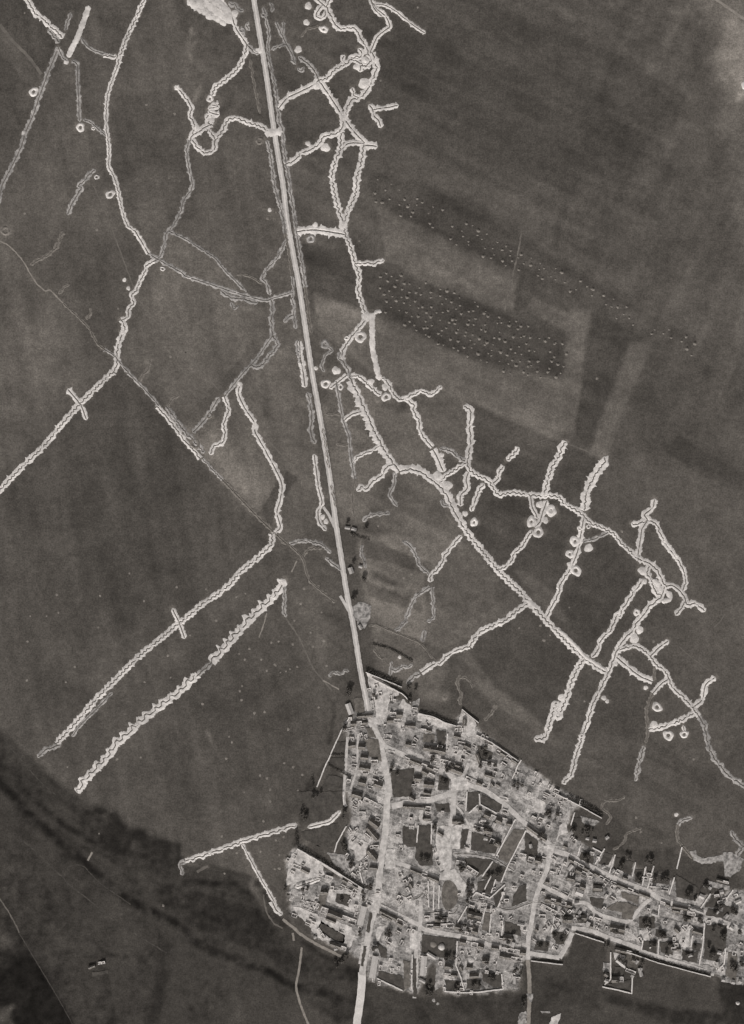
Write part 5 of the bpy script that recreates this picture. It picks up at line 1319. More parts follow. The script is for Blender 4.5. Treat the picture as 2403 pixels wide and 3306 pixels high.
oval = [px2w(1300 + (620 + 112 * math.cos(a) + 12 * math.cos(2 * a)) / 4.1225, 2550 + (1400 + 200 * math.sin(a)) / 4.1225) for a in np.linspace(0, 2 * math.pi, 40, endpoint=False)]
tag(sheet('garden', oval, MAT['garden2'], 0.462, jit=.3, seed=77), 'dark oval garden in the middle of the village', kind='structure')
for i, (mt, s_) in enumerate(GARDENS):
    p = parse(s_)
    o = sheet('garden', p, MAT[mt], 0.47 + 0.002 * i, jit=.7, seed=200 + i)
    c = np.mean(np.array(p), 0)
    items.append((o, 'dark grassy garden plot' if mt == 'garden' else 'grey kitchen garden plot', c[0], c[1]))
label_by_place(items, None, kind='structure')

# ------------------------------------------------------------------ houses
HOUSES = []


def house(x, y, ang, L, D, roof, hh=None, pitch=None, chim=True, name='house'):
    r = random.Random(int(x * 13 + y * 7))
    hh = hh or r.uniform(2.6, 3.6)
    rise = D * .5 * (pitch or r.uniform(.72, .95))
    root = empty(name, x, y, 0, ang)
    a, b = L / 2, D / 2
    vs = [(-a, -b, -.1), (a, -b, -.1), (a, b, -.1), (-a, b, -.1), (-a, -b, hh), (a, -b, hh), (a, b, hh), (-a, b, hh), (-a, 0, hh + rise - .05), (a, 0, hh + rise - .05)]
    fs = [(0, 1, 5, 4), (2, 3, 7, 6), (1, 2, 6, 9, 5), (3, 0, 4, 8, 7)]
    mesh_obj('wall', vs, fs, MAT['wall'], root)
    e, th = .35, .22
    sl = rise / b
    nseg = max(2, int(L / 3))
    rv, rf = [], []
    for sd in (-1, 1):
        base = len(rv)
        for i in range(nseg + 1):
            xx = -a - .2 + (L + .4) * i / nseg
            sag = r.uniform(-.09, .05)
            yo, zo = sd * (b + e), hh - e * sl
            rv += [(xx, sd * 0.0, hh + rise + sag), (xx, yo, zo + sag * .5), (xx, yo, zo - th), (xx, sd * 0.0, hh + rise - th)]
        for i in range(nseg):
            p, q = base + i * 4, base + (i + 1) * 4
            for k in range(3):
                f = (p + k, q + k, q + k + 1, p + k + 1)
                rf.append(f if sd < 0 else f[::-1])
        for p in (base, base + nseg * 4):
            rf.append((p, p + 1, p + 2, p + 3))
    ro = mesh_obj('roof', rv, rf, MAT[roof], root)
    ridge = []
    for i in range(2):
        xx = (-a - .22, a + .22)[i]
        ridge += [(xx, -.16, hh + rise + .02), (xx, 0, hh + rise + .16), (xx, .16, hh + rise + .02)]
    mesh_obj('ridge_cap', ridge, [(0, 1, 4, 3), (1, 2, 5, 4), (0, 2, 1), (3, 4, 5)], MAT['gwall'], ro)
    if chim and L > 6:
        cx = r.choice((-1, 1)) * (a - .7)
        c0, c1 = hh + rise - .6, hh + rise + 1.1
        vs = [(cx + sx * .4, sy * .35, z) for z in (c0, c1) for sx, sy in ((-1, -1), (1, -1), (1, 1), (-1, 1))]
        mesh_obj('chimney', vs, [(0, 1, 5, 4), (1, 2, 6, 5), (2, 3, 7, 6), (3, 0, 4, 7), (4, 5, 6, 7)], MAT['brick'], ro)
    HOUSES.append((root, {'slate': 'dark slate-roofed house', 'tile': 'dull tile-roofed house', 'paleroof': 'pale-roofed house', 'brightroof': 'bright white-roofed building'}[roof], x, y))
    return root


def ruin(x, y, ang, L, D):
    r = random.Random(int(x * 11 + y * 3))
    root = empty('ruined_house', x, y, 0, ang)
    a, b, th = L / 2, D / 2, .75
    for (x0, y0, x1, y1) in ((-a, -b, a, -b), (a, -b, a, b), (a, b, -a, b), (-a, b, -a, -b)):
        n = max(3, int(math.hypot(x1 - x0, y1 - y0) / 1.2))
        ux, uy = (x1 - x0) / n, (y1 - y0) / n
        l_ = math.hypot(ux, uy)
        nx, ny = -uy / l_ * th, ux / l_ * th
        vs, fs = [], []
        hz = r.uniform(1.2, 3.0)
        for i in range(n + 1):
            hz = min(3.4, max(.25, hz + r.uniform(-.9, .9)))
            px, py = x0 + ux * i, y0 + uy * i
            vs += [(px, py, -.05), (px, py, hz), (px + nx, py + ny, hz * r.uniform(.8, 1)), (px + nx, py + ny, -.05)]
        for i in range(n):
            for k in range(3):
                q = i * 4 + k
                fs.append((q, q + 4, q + 5, q + 1))
        fs += [(0, 1, 2, 3), tuple(4 * n + k for k in (3, 2, 1, 0))]
        mesh_obj('wall', vs, fs, MAT['gwall'], root)
    nx_, ny_ = max(3, int(L / 1.3)), max(3, int(D / 1.3))
    vs = [(-a + .3 + (L - .6) * i / nx_, -b + .3 + (D - .6) * j / ny_, .6 + r.uniform(0, .7) * r.random()) for i in range(nx_ + 1) for j in range(ny_ + 1)]
    fs = [(i * (ny_ + 1) + j, (i + 1) * (ny_ + 1) + j, (i + 1) * (ny_ + 1) + j + 1, i * (ny_ + 1) + j + 1) for i in range(nx_) for j in range(ny_)]
    mesh_obj('rubble', vs, fs, MAT['rubble'], root)
    HOUSES.append((root, 'roofless ruined house', x, y))


ROWS = '''P 1040 672 1250 655 40 2 s|P 960 770 1180 750 60 3 s|P 930 1060 1020 1050 80 1 s|P 1060 1070 1150 1080 80 1 t|P 1090 1210 1190 1220 60 1 s|P 1230 1270 1320 1270 55 1 s|P 970 1320 1040 1330 50 1 t|P 1070 1345 1220 1370 65 2 s|P 1110 1410 1200 1410 50 1 t
P 1070 1540 1160 1560 75 1 s|P 1270 1560 1380 1600 75 1 s|P 1180 1600 1250 1620 50 1 t|P 1400 940 1500 950 80 1 t|P 1430 1140 1540 1160 60 1 s|P 1480 640 1649 650 75 2 s|P 1440 725 1620 725 55 2 t|P 920 500 970 640 80 1 b|P 1240 460 1260 580 35 1 s|P 1090 890 1110 960 30 1 s|P 860 860 1000 830 40 1 s
Q 30 790 170 800 45 2 s|Q 240 845 390 865 40 2 s|Q 680 930 770 950 45 1 s|Q 730 1020 830 1040 55 1 s|Q 820 1050 900 1090 55 1 s|Q 280 1085 570 1140 80 3 s|Q 360 1205 470 1215 85 1 s|Q 370 1285 450 1295 70 1 t|Q 490 1300 800 1420 75 4 s|Q 530 1260 780 1340 60 3 t|Q 20 1220 480 1400 50 6 s|Q 260 1390 420 1480 60 2 s|Q 150 1490 250 1500 80 1 s|Q 280 1570 420 1580 85 2 s|Q 840 1480 1130 1610 50 4 s
Q 1050 1290 1240 1330 75 2 s|Q 1100 1040 1190 1080 50 1 t|Q 1300 1150 1530 1290 45 3 s|Q 990 1170 1030 1290 50 1 s|Q 1090 1440 1220 1480 45 1 t|Q 800 750 850 750 90 1 t|Q 40 1040 110 1050 60 1 s|Q 320 740 360 800 40 1 t|Q 150 960 200 1000 40 1 s|Q 1180 1560 1210 1600 40 1 s|Q 1250 1570 1290 1600 40 1 s
R 970 45 1110 90 80 2 s|R 1130 115 1380 240 65 3 s|R 985 140 1040 200 50 1 t|R 1070 320 1160 320 75 1 s|R 1210 400 1330 490 95 2 s|R 1180 500 1320 660 70 2 s|R 1250 750 1330 752 45 1 s|R 1190 800 1300 920 90 2 s|R 1150 580 1220 640 40 1 t|R 190 995 410 1100 50 2 s|R 620 1150 720 1180 60 1 s|R 560 1350 660 1360 80 1 s|R 850 1190 1050 1300 40 3 s|R 340 1530 480 1590 90 2 s|R 1210 1030 1320 1040 40 1 s|R 1290 1355 1350 1360 40 1 s|R 330 1300 400 1320 60 1 t|R 960 1060 1000 1010 45 1 b
R 980 230 1040 250 30 1 t|R 1290 380 1350 400 50 1 t|R 930 500 970 560 35 1 t|Y 560 120 1030 300 95 5 s|Y 330 30 470 70 80 2 s|Y 680 570 900 650 55 3 s|Y 1140 80 1080 330 85 1 b|Y 1290 740 1245 1030 90 1 b|Y 1350 140 1649 290 50 4 s|Y 1370 190 1649 330 40 4 t|Y 630 240 760 290 40 1 t|Y 1060 360 1110 370 50 1 s|Y 740 650 780 640 40 1 p|Y 470 500 500 480 40 1 p
U 0 215 380 240 50 5 s|U 660 415 800 420 75 2 s|U 270 380 370 382 42 1 s|U 280 35 380 50 45 1 s|U 1090 320 1320 425 80 3 s|U 1160 665 1300 730 80 2 s|U 970 505 1190 560 75 2 s|U 710 970 830 1000 100 1 s|U 850 1020 1000 1120 65 2 s|U 100 1055 480 1210 48 5 s|U 230 105 370 110 40 1 t|U 300 300 360 310 40 1 t|U 1010 260 1050 270 40 1 t|U 1040 390 1110 400 50 1 p|U 1200 500 1230 440 45 1 b|U 1080 640 1130 650 50 1 p|U 1330 270 1400 290 50 1 t|U 1380 440 1450 460 50 1 t
U 460 930 480 1010 40 1 t|U 100 1240 130 1300 40 1 t|U 190 1260 230 1280 35 1 t|U 310 1330 330 1470 35 1 s|U 1640 880 1560 860 60 1 t|U 160 130 100 90 60 1 s|U 470 560 540 600 45 1 s
Z 320 345 680 330 60 4 s|Z 700 345 1000 420 85 4 s|Z 430 250 600 260 80 2 s|Z 870 170 1050 215 80 2 s|Z 760 545 1080 620 70 4 s|Z 1180 625 1280 640 50 1 s|Z 1310 650 1640 700 65 4 s|Z 1290 735 1590 795 55 4 s|Z 290 740 270 1000 85 1 b|Z 560 870 640 880 70 1 s|Z 550 985 730 1000 40 2 s|Z 890 1010 1010 1000 60 1 s|Z 1060 800 1150 800 80 1 s|Z 770 880 790 930 40 1 s|Z 860 700 910 700 70 1 s|Z 850 880 930 890 60 1 t|Z 1430 220 1450 250 60 1 t|Z 1340 490 1460 510 70 1 s|Z 1480 560 1460 620 35 1 b|Z 330 700 440 770 30 1 b|Z 230 1050 300 1090 40 1 p|Z 1210 820 1250 830 60 1 t
Z 1120 110 1160 110 50 1 t|Z 1190 130 1230 130 50 1 t|Z 1490 1010 1490 1110 40 1 p|Z 1530 310 1620 330 40 1 p|Z 1050 480 1090 490 40 1 t
V 560 915 1100 1220 42 8 s|V 1120 1225 1640 1430 42 7 s|V 660 1060 800 1130 65 2 s|V 540 1165 640 1190 60 1 s|V 640 1255 780 1300 75 2 s|V 890 1295 1000 1310 80 1 s|V 250 1445 600 1540 60 5 s|V 190 1530 400 1640 60 3 s|V 660 1345 755 1385 90 1 b|V 1195 1350 1230 1320 45 1 b|V 1040 1440 1075 1390 45 1 b|V 10 485 260 670 55 3 s|V 20 910 190 950 70 2 s|V 560 1060 610 1000 50 1 b|V 820 1170 870 1180 70 1 t|V 380 1010 450 1030 40 1 t|V 310 1090 380 1110 35 1 t|V 250 1220 300 1230 40 1 t|V 330 1290 420 1330 40 1 t|V 470 1350 560 1400 40 1 s
V 260 470 310 490 45 1 t|V 150 440 190 460 55 1 t|V 1120 1280 1160 1300 60 1 t|V 1020 1260 1050 1280 60 1 t|V 230 40 310 80 35 1 s|V 420 160 470 170 40 1 t|V 1170 1110 1230 1140 60 1 t|V 1280 1160 1340 1180 50 1 t|V 1000 1030 1040 1010 45 1 p|V 1140 1090 1170 1060 45 1 p|V 590 580 620 540 45 1 p|V 790 640 830 650 40 1 p|V 880 670 930 680 50 1 p|V 1050 650 1090 620 40 1 p|V 490 740 540 760 50 1 t|V 340 880 400 920 50 1 s|V 60 770 50 720 40 1 p
X 530 1490 660 1540 42 2 s|X 690 1545 1000 1605 55 3 s|X 1050 1400 1110 1430 60 1 b|X 1320 1360 1370 1350 60 1 p|X 1180 1320 1200 1290 40 1 p|X 390 1300 470 1310 60 1 t|X 540 1310 640 1330 45 1 t|X 1280 1190 1440 1240 40 2 s|X 930 1570 1100 1630 50 1 p|X 1530 1500 1600 1470 50 1 b|X 1110 1290 1140 1260 40 1 t
N 690 130 1000 190 55 3 s|N 850 245 930 255 60 1 t|N 1010 255 1100 260 70 1 s|N 960 400 1090 440 50 1 s|N 730 370 780 420 60 1 t|N 570 290 620 290 40 1 t|N 350 120 390 130 40 1 t|N 420 170 490 200 50 1 p|N 390 460 400 480 35 1 t|N 1270 170 1300 140 45 1 p|N 1390 230 1430 190 45 1 p|N 800 650 740 650 40 1 t|N 1290 690 1340 700 50 1 p|N 1290 820 1300 880 50 1 p|N 640 760 590 740 40 1 t|N 1460 350 1500 380 60 1 b|N 250 960 280 900 40 1 p|N 1350 1050 1390 1060 60 1 p|N 1480 1080 1520 1090 60 1 p|N 1570 1070 1610 1080 60 1 p|N 80 400 110 390 60 1 p|N 960 720 900 740 30 1 p
M 1200 790 1320 880 60 1 b|M 1130 1055 1290 1050 80 2 s|M 1180 645 1400 700 55 3 s|M 490 255 610 255 85 1 s|M 660 240 790 230 90 2 s|M 900 235 1000 270 45 1 s|M 1110 350 1300 390 80 2 s|M 170 210 260 215 60 1 s|M 810 330 830 290 60 1 b|M 840 340 880 350 60 1 s|M 1040 360 1080 370 50 1 s|M 920 370 960 390 45 1 t|M 280 290 310 340 50 1 t|M 120 380 150 400 50 1 t|M 510 410 550 440 60 1 t|M 1250 750 1310 760 50 1 s|M 1400 790 1440 800 50 1 s|M 1450 840 1480 800 40 1 p|M 690 180 720 140 40 1 p|M 610 120 640 150 45 1 p|M 1320 920 1450 970 50 1 s|M 1400 1020 1410 1000 45 1 p|M 1500 900 1530 1010 45 1 p|M 1040 1060 1090 1080 50 1 p|M 640 40 690 30 45 1 p|M 1040 970 1080 1000 60 1 s
L 130 200 190 210 35 1 p|L 210 215 265 235 45 1 b|L 190 690 215 760 60 1 p|L 300 670 340 685 30 1 p|L 300 1390 330 1440 40 1 p|a6 790 1148 845 1128 14 2 t|a6 872 1110 935 1098 16 2 t'''
for row in ROWS.replace('\n', '|').split('|'):
    f = row.split()
    key = f[0]
    x1, y1, x2, y2, wd = map(float, f[1:6])
    n, rf = int(f[6]), f[7]
    (ax, ay), (bx, by) = parse(f'{key} {x1} {y1} {x2} {y2}')
    L = math.hypot(bx - ax, by - ay)
    ang = math.atan2(by - ay, bx - ax)
    D = max(3.4, tile_len(key, wd) * .86)
    hut = L / n < 3.2
    for k in range(n):
        t = (k + .5) / n
        l = max(L / n - (.25 if n > 1 else 0), 3.0)
        d = min(D, max(3.4, l * 1.6)) * (random.uniform(.92, 1.08) if n > 1 else 1)
        d = min(d, 11.0)
        roof = {'s': 'slate', 't': 'tile', 'p': 'paleroof', 'b': 'brightroof'}[rf]
        if rf == 's' and random.random() < .25:
            roof = 'tile'
        an = ang + (random.uniform(-.03, .03) if n > 1 else 0)
        if d > l * 1.3:
            an, l, d = an + math.pi / 2, d, l
        low = rf in 'pb'
        if (rf == 't' and random.random() < .75) or (rf == 's' and random.random() < .36):
            ruin(ax + (bx - ax) * t, ay + (by - ay) * t, an, l, d)
            continue
        house(ax + (bx - ax) * t, ay + (by - ay) * t, an, l, d, roof, hh=(2.4 if low else None), pitch=(.5 if low else None), chim=not low)
# small roofless cells and pens crowded between the houses
gard = [np.array(parse(s_)) for _, s_ in GARDENS] + [np.array(oval)]
strs = [(smooth_line(parse(s_), 3.0)[1], wd_ * S * .5) for s_, wd_, _, _ in STREETS]
VP = parse(VILLAGE)
taken = [(h[2], h[3], 4.6) for h in HOUSES]
rp = random.Random(5)
made = 0
vx0, vx1 = min(p[0] for p in VP), 478
vy0, vy1 = min(p[1] for p in VP), max(p[1] for p in VP)
for _ in range(9000):
    if made >= 230:
        break
    x, y = rp.uniform(vx0, vx1), rp.uniform(vy0, vy1)
    ax_, ay_ = np.array([x]), np.array([y])
    if poly_mask(VP, ax_, ay_, .01)[0] < .5 or any(math.hypot(x - p, y - q) < d for p, q, d in taken):
        continue
    if any(np.min(np.hypot(B[:, 0] - x, B[:, 1] - y)) < hw + 3.0 for B, hw in strs) or any(poly_mask(g, ax_, ay_, .01)[0] > .5 for g in gard):
        continue
    near_h = min(HOUSES, key=lambda h: math.hypot(h[2] - x, h[3] - y))
    ruin(x, y, near_h[0].rotation_euler[2] + rp.choice((0, 0, math.pi / 2)), rp.uniform(3.8, 7.5), rp.uniform(3.0, 4.8))
    taken.append((x, y, 5.4))
    made += 1
label_by_place(HOUSES, 'house', 'houses of the village')

# ------------------------------------------------------------------ walls, hedges
WALLS = []


def wall(s_, th, h, shift=0.0):
    pts = parse(s_)
    if shift:
        pts = [(x, y - shift * S) for x, y in pts]
    P = np.array(pts)
    root = empty('garden_wall', *P[0])
    ox, oy = P[0]
    vs, fs, cv, cf = [], [], [], []
    out = []
    for i in range(len(P) - 1):
        k = max(1, int(np.hypot(*(P[i + 1] - P[i])) / 3))
        out += [P[i] + (P[i + 1] - P[i]) * j / k for j in range(k)]
    out.append(P[-1])
    out = np.array(out)
    T_ = np.gradient(out, axis=0)
    T_ /= np.hypot(T_[:, 0], T_[:, 1])[:, None]
    N = np.c_[-T_[:, 1], T_[:, 0]]
    r = random.Random(int(ox * 3 + oy))
    for i, p in enumerate(out):
        hz = h * r.uniform(.88, 1.06)
        jt = r.uniform(-.2, .2)
        for q, z in ((th / 2, -.05), (th / 2, hz), (-th / 2, hz), (-th / 2, -.05)):
            vs.append((p[0] - ox + N[i, 0] * (q + jt), p[1] - oy + N[i, 1] * (q + jt), z))
        for q, z in ((th / 2 + .12, hz - .06), (th / 2 + .12, hz + .1), (0, hz + .2), (-th / 2 - .12, hz + .1), (-th / 2 - .12, hz - .06)):
            cv.append((p[0] - ox + N[i, 0] * (q + jt), p[1] - oy + N[i, 1] * (q + jt), z))
    for i in range(len(out) - 1):
        for k in (0, 2):
            q = i * 4 + k
            fs.append((q, q + 1, q + 5, q + 4))
        for k in range(4):
            q = i * 5 + k
            cf.append((q, q + 1, q + 6, q + 5))
    fs += [(0, 1, 2, 3), tuple(len(out) * 4 - 4 + k for k in range(4))]
    mesh_obj('wall_body', vs, fs, MAT['gwall'], root)
    mesh_obj('coping', cv, cf, MAT['gwall'], root)
    c = out[len(out) // 2]
    WALLS.append((root, 'tall chalkstone boundary wall' if h > 2 else 'low whitish garden wall', c[0], c[1]))


for s_ in ('Q 210 600 420 650 560 720 720 770', 'Q 790 545 1010 725', 'Q 980 885 1180 985 1540 1235', 'V 350 0 700 175 1000 345', 'R 250 750 650 980 900 1140 1150 1300', 'M 650 405 1030 530', 'M 60 775 480 825',
           'N 0 625 500 800 800 880 1200 985', 'P 1240 130 1649 340 Q 110 460', 'P 1160 55 1640 250'):
    wall(s_, .9, 2.9, 7)
for s_ in ('P 940 690 830 870 720 1110 690 1190', 'P 690 1190 620 1330 510 1610', 'Q 1580 1250 1530 1330 1460 1500', 'U 1500 390 1250 870', 'U 1640 540 1400 1010 1310 1230', 'U 1200 950 1060 1150', 'U 1190 1120 1090 1320', 'U 1240 1190 1180 1370',
           'U 1360 1260 1160 1440 980 1360', 'U 1370 1290 1270 1560', 'U 1020 50 1030 190 1250 310', 'U 1000 200 880 310', 'U 210 470 190 700', 'U 390 440 380 720', 'Z 560 1210 800 1230 1040 1220 1340 1180 1320 980', 'Z 730 540 710 860 780 1040 820 1200',
           'Z 860 80 710 330', 'Z 1100 100 1060 260', 'Z 1180 180 1150 480', 'Z 1340 230 1320 470', 'V 1040 780 910 990', 'V 1180 860 1100 1110', 'V 1450 960 1410 1150', 'V 1580 1040 1540 1270', 'V 640 300 590 470', 'V 720 740 680 880', 'V 880 770 1000 830',
           'X 340 1020 290 1270', 'X 440 1030 360 1310', 'X 720 1160 650 1390', 'X 820 760 750 1050', 'X 1200 1380 1070 1570', 'X 1500 1330 1350 1540', 'N 300 530 280 660', 'N 510 520 500 720', 'N 1120 300 1100 580 1050 860', 'N 1400 640 1380 850 1300 920', 'N 960 470 940 620',
           'M 370 210 330 430', 'M 1120 690 1120 1050 1040 1120', 'M 1010 1150 1200 1190 1400 1240 1410 1000', 'Y 1310 1040 1649 1200', 'U 860 20 840 280', 'U 980 1360 930 1420', 'N 520 60 500 220', 'M 360 600 340 640', 'U 340 1210 350 1560', 'U 420 1210 410 1600', 'U 490 1270 480 1580',
           'U 730 230 760 1330', 'Q 600 900 580 1140', 'R 860 20 870 200', 'R 900 480 780 700 740 830', 'R 1100 960 1080 1090 1120 1240', 'Z 130 720 120 1180', 'd5 850 1080 800 1260', 'd5 1030 1180 990 1320', 'M 1650 620 1640 640'):
    if s_.startswith('U 730 230'):
        continue
    wall(s_, 1.3, 1.4)
label_by_place(WALLS, 'wall', 'garden and boundary walls')


def leaf_quads(centres, size, seed):
    r = np.random.default_rng(seed)
    vs, fs = [], []
    for c in centres:
        u = r.normal(size=3)
        u /= np.linalg.norm(u)
        v = np.cross(u, r.normal(size=3))
        v /= np.linalg.norm(v) + 1e-9
        k = size * r.uniform(.6, 1.3)
        b = len(vs)
        for p, q in ((-1, -.6), (1, -.6), (.7, .7), (-.7, .7)):
            vs.append(tuple(c + (u * p + v * q) * k))
        fs.append((b, b + 1, b + 2, b + 3))
    return vs, fs


HEDGES = []


def hedge(s_, wd, h, seed):
    s, B, T_, N = smooth_line(parse(s_), .8)
    r = np.random.default_rng(seed)
    ox, oy = B[0]
    cs = []
    for i in range(len(s)):
        if r.random() < .05:
            continue
        for _ in range(9):
            q, z = r.uniform(-1, 1), r.random() ** .6
            if abs(q) > 1.05 - .5 * z:
                continue
            p = B[i] + N[i] * q * wd * .5 + r.normal(0, .25, 2)
            cs.append(np.array((p[0] - ox, p[1] - oy, z * h)))
    root = empty('hedge', ox, oy)
    vs, fs = leaf_quads(cs, .55, seed)
    mesh_obj('foliage', vs, fs, MAT['hedge'], root)
    st, sf = [], []
    for i in range(0, len(s), 4):
        b = len(st)
        x, y = B[i] - (ox, oy)
        st += [(x - .08, y, -.05), (x + .08, y, -.05), (x, y + .1, -.05), (x, y, h * .7)]
        sf += [(b, b + 1, b + 3), (b + 1, b + 2, b + 3), (b + 2, b, b + 3)]
    mesh_obj('stems', st, sf, MAT['bark'], root)
    c = B[len(B) // 2]
    HEDGES.append((root, 'dark leafy hedge', c[0], c[1]))


for i, (s_, wd, h) in enumerate([('P 1160 40 1400 140 1640 240', 4, 3.2), ('P 700 1180 870 1180', 2.6, 2.4), ('P 660 1310 800 1390 960 1480', 2.6, 2.4), ('R 250 740 650 970 900 1130 1150 1290', 3.4, 3.2), ('Q 210 600 420 650 560 720 720 760', 2.6, 2.6),
                                 ('V 560 80 760 190 1000 330', 5, 3.4), ('M 1180 640 1400 705 1649 760', 3.0, 2.6), ('N 0 625 500 800 800 880 1200 980', 3.0, 2.4),
                                 ('V 560 900 1100 1215 1640 1425', 1.6, 2.0), ('L 200 285 430 350', 3, 2.6), ('L 470 1620 700 1690 950 1830', 2.4, 2.0), ('c4 0 1010 120 1070 260 1150', 4, 3), ('d5 160 490 300 570 400 640', 5, 3.4), ('b5 1040 560 1080 640', 6, 4), ('b5 1120 300 1130 400', 5, 4), ('b5 980 760 990 900', 5, 3.6)]):
    hedge(s_, wd, h, 500 + i)
label_by_place(HEDGES, 'hedge', 'hedges about the village')

# ------------------------------------------------------------------ trees


def tree_proto(seed):
    r = np.random.default_rng(seed)
    root = empty('tree', 0, 0)
    vs, fs = [], []

    def limb(p, q, r0, r1):
        p, q = np.array(p, float), np.array(q, float)
        d = q - p
        u = np.cross(d, (0.3, .9, .1))
        u /= np.linalg.norm(u)
        v = np.cross(d, u)
        v /= np.linalg.norm(v)
        b = len(vs)
        for c, rr in ((p, r0), (q, r1)):
            for k in range(6):
                a = k * math.pi / 3
                vs.append(tuple(c + (u * math.cos(a) + v * math.sin(a)) * rr))
        for k in range(6):
            fs.append((b + k, b + (k + 1) % 6, b + 6 + (k + 1) % 6, b + 6 + k))
    limb((0, 0, -.1), (.1, 0, 2.2), .28, .18)
    clumps = []
    for k in range(6):
        a = k * 1.05 + r.uniform(-.3, .3)
        e = (math.cos(a) * r.uniform(.9, 1.7), math.sin(a) * r.uniform(.9, 1.7), r.uniform(3.0, 4.6))
        limb((.1, 0, 2.0), e, .13, .05)
        clumps.append((e, r.uniform(.85, 1.35)))
    clumps.append(((0, 0, 5.0), 1.3))
    mesh_obj('trunk', vs, fs, MAT['bark'], root)
    cs = []
    for e, rad in clumps:
        for _ in range(42):
            d = r.normal(size=3)
            d /= np.linalg.norm(d)
            cs.append(np.array(e) + d * rad * r.random() ** .4)
    lv, lf = leaf_quads(cs, .36, seed + 1)
    mesh_obj('crown', lv, lf, MAT['leaf'], root)
    return root


protos = [tree_proto(900 + k) for k in range(5)]
CL = '''V 360 340 130 80 7|V 740 540 150 50 9|V 800 900 80 60 5|V 1270 1000 90 50 5|V 140 610 100 60 5|V 170 920 30 40 2|U 730 420 70 40 3|U 870 1400 60 100 8|U 880 1240 50 40 3|U 1080 540 120 40 5|U 1230 690 80 50 4|U 770 1000 70 70 4|U 430 560 25 110 4|U 290 950 60 60 3|U 1200 1120 100 50 4
R 860 330 30 80 4|R 340 340 40 80 4|R 500 60 80 40 3|R 960 960 60 60 5|R 600 1340 50 50 2|R 360 1310 40 30 2|R 110 1350 40 40 2|R 870 780 40 70 4|R 1200 1280 50 40 4|R 1120 1420 20 100 3|R 860 1440 70 80 3|P 930 390 50 80 5|P 870 800 40 40 3|P 1530 1400 60 80 4|P 960 920 30 20 1|P 1300 400 40 40 2
Q 640 1340 140 60 6|Q 420 1100 120 40 4|Q 1150 1310 130 40 5|Q 1090 1140 90 70 5|Q 550 1540 50 80 4|Q 1540 1580 80 50 4|Q 100 420 40 50 3|Q 410 1230 50 50 2|Y 790 830 70 60 6|Y 950 740 70 40 4|Y 1090 390 20 60 2|Y 1440 440 60 120 4|Y 1300 640 50 50 3
Z 600 760 90 50 4|Z 620 880 60 40 2|Z 680 1140 90 40 4|Z 950 1110 80 40 4|Z 1150 1040 70 60 5|Z 350 1160 60 100 6|Z 1110 800 40 40 2|Z 510 250 80 50 4|Z 950 170 80 50 4|Z 850 360 130 50 4|Z 1580 1350 60 60 4|Z 1430 520 70 40 3|Z 1530 930 50 40 3
M 430 480 90 70 7|M 200 590 80 40 5|M 1060 600 30 60 3|M 1290 820 100 60 3|M 1230 1030 60 40 2|M 1530 840 30 30 2|M 720 240 60 40 3|M 540 240 50 40 2|M 1210 380 80 50 3|X 540 1200 90 40 4|X 400 950 90 40 4|X 90 880 60 40 2|X 960 1420 100 60 5|X 1110 1280 40 30 2|X 1300 1540 80 40 4|X 1500 1620 60 30 2|X 880 1380 60 60 2|X 250 1180 40 50 3
N 350 300 80 70 6|N 550 440 60 40 4|N 640 640 70 60 4|N 400 620 70 60 3|N 1280 360 90 40 4|N 1190 680 70 100 6|N 1330 480 60 60 3|N 1040 260 50 50 3|N 880 230 50 30 2|N 1010 630 40 40 2|N 1320 140 90 40 3|N 1500 130 50 60 3|N 900 740 70 50 4|N 1600 800 40 60 2|N 1500 850 50 100 4|N 1600 400 30 40 2
L 380 190 40 30 2|L 150 140 40 20 2|L 230 290 40 20 2|L 220 635 40 20 2|L 260 1050 40 25 3|L 340 830 30 30 2|c4 340 1160 60 40 3'''
TREES = []
first = [True] * 5
for q in CL.replace('\n', '|').split('|'):
    f = q.split()
    cx, cy, rx, ry = map(float, f[1:5])
    for k in range(int(f[5])):
        a, rr = random.uniform(0, 6.28), math.sqrt(random.random())
        x, y = parse(f'{f[0]} {cx + rx * rr * math.cos(a)} {cy + ry * rr * math.sin(a)}')[0]
        i = random.randrange(5)
        sc = random.uniform(.75, 1.35)
        loc, rz, sl = (x, y, 0), random.uniform(0, 6.28), (sc * 1.05, sc * 1.05, sc)
        if first[i]:
            o = protos[i]
            o.location, o.rotation_euler, o.scale = loc, (0, 0, rz), sl
            first[i] = False
        else:
            o = copy_tree(protos[i], loc, rz, sl)
        TREES.append((o, 'big dark round tree' if sc > 1.15 else ('dark round tree' if sc > .92 else 'small dark bushy tree'), x, y))
label_by_place(TREES, 'tree', 'trees among the houses')

# ------------------------------------------------------------------ haystack, small heaps in rows, shell hole labels
heap('Z', 415, 1335, 6, 'upper pale heap in the meadow below the long bright barn', 'chalk2')
heap('Z', 470, 1380, 5, 'lower pale heap in the meadow below the long bright barn', 'chalk2')
hx, hy = parse('Z 520 622')[0]
vs, fs = lump_disc(4.4, lambda u: 3.6 * math.sqrt(max(0, 1 - u * u)) * .9 + .3, 5, nr=8, na=30, lump=.04, dent=.03)
o = mesh_obj('haystack', vs, fs, MAT['hay'], smooth=True)
o.location = (hx, hy, .6)
tag(o, 'round white haystack standing in the dark village field', 'haystack')
hx, hy = parse('Z 410 590')[0]
vs, fs = lump_disc(4.0, lambda u: 1.1 * (1 - u * u) + .1, 6, nr=7, na=26, lump=.08)
o = mesh_obj('haystack', vs, fs, MAT['straw'], smooth=True)
o.location = (hx, hy, .6)
tag(o, 'low greyish remains of a haystack beside the round white one', 'haystack')
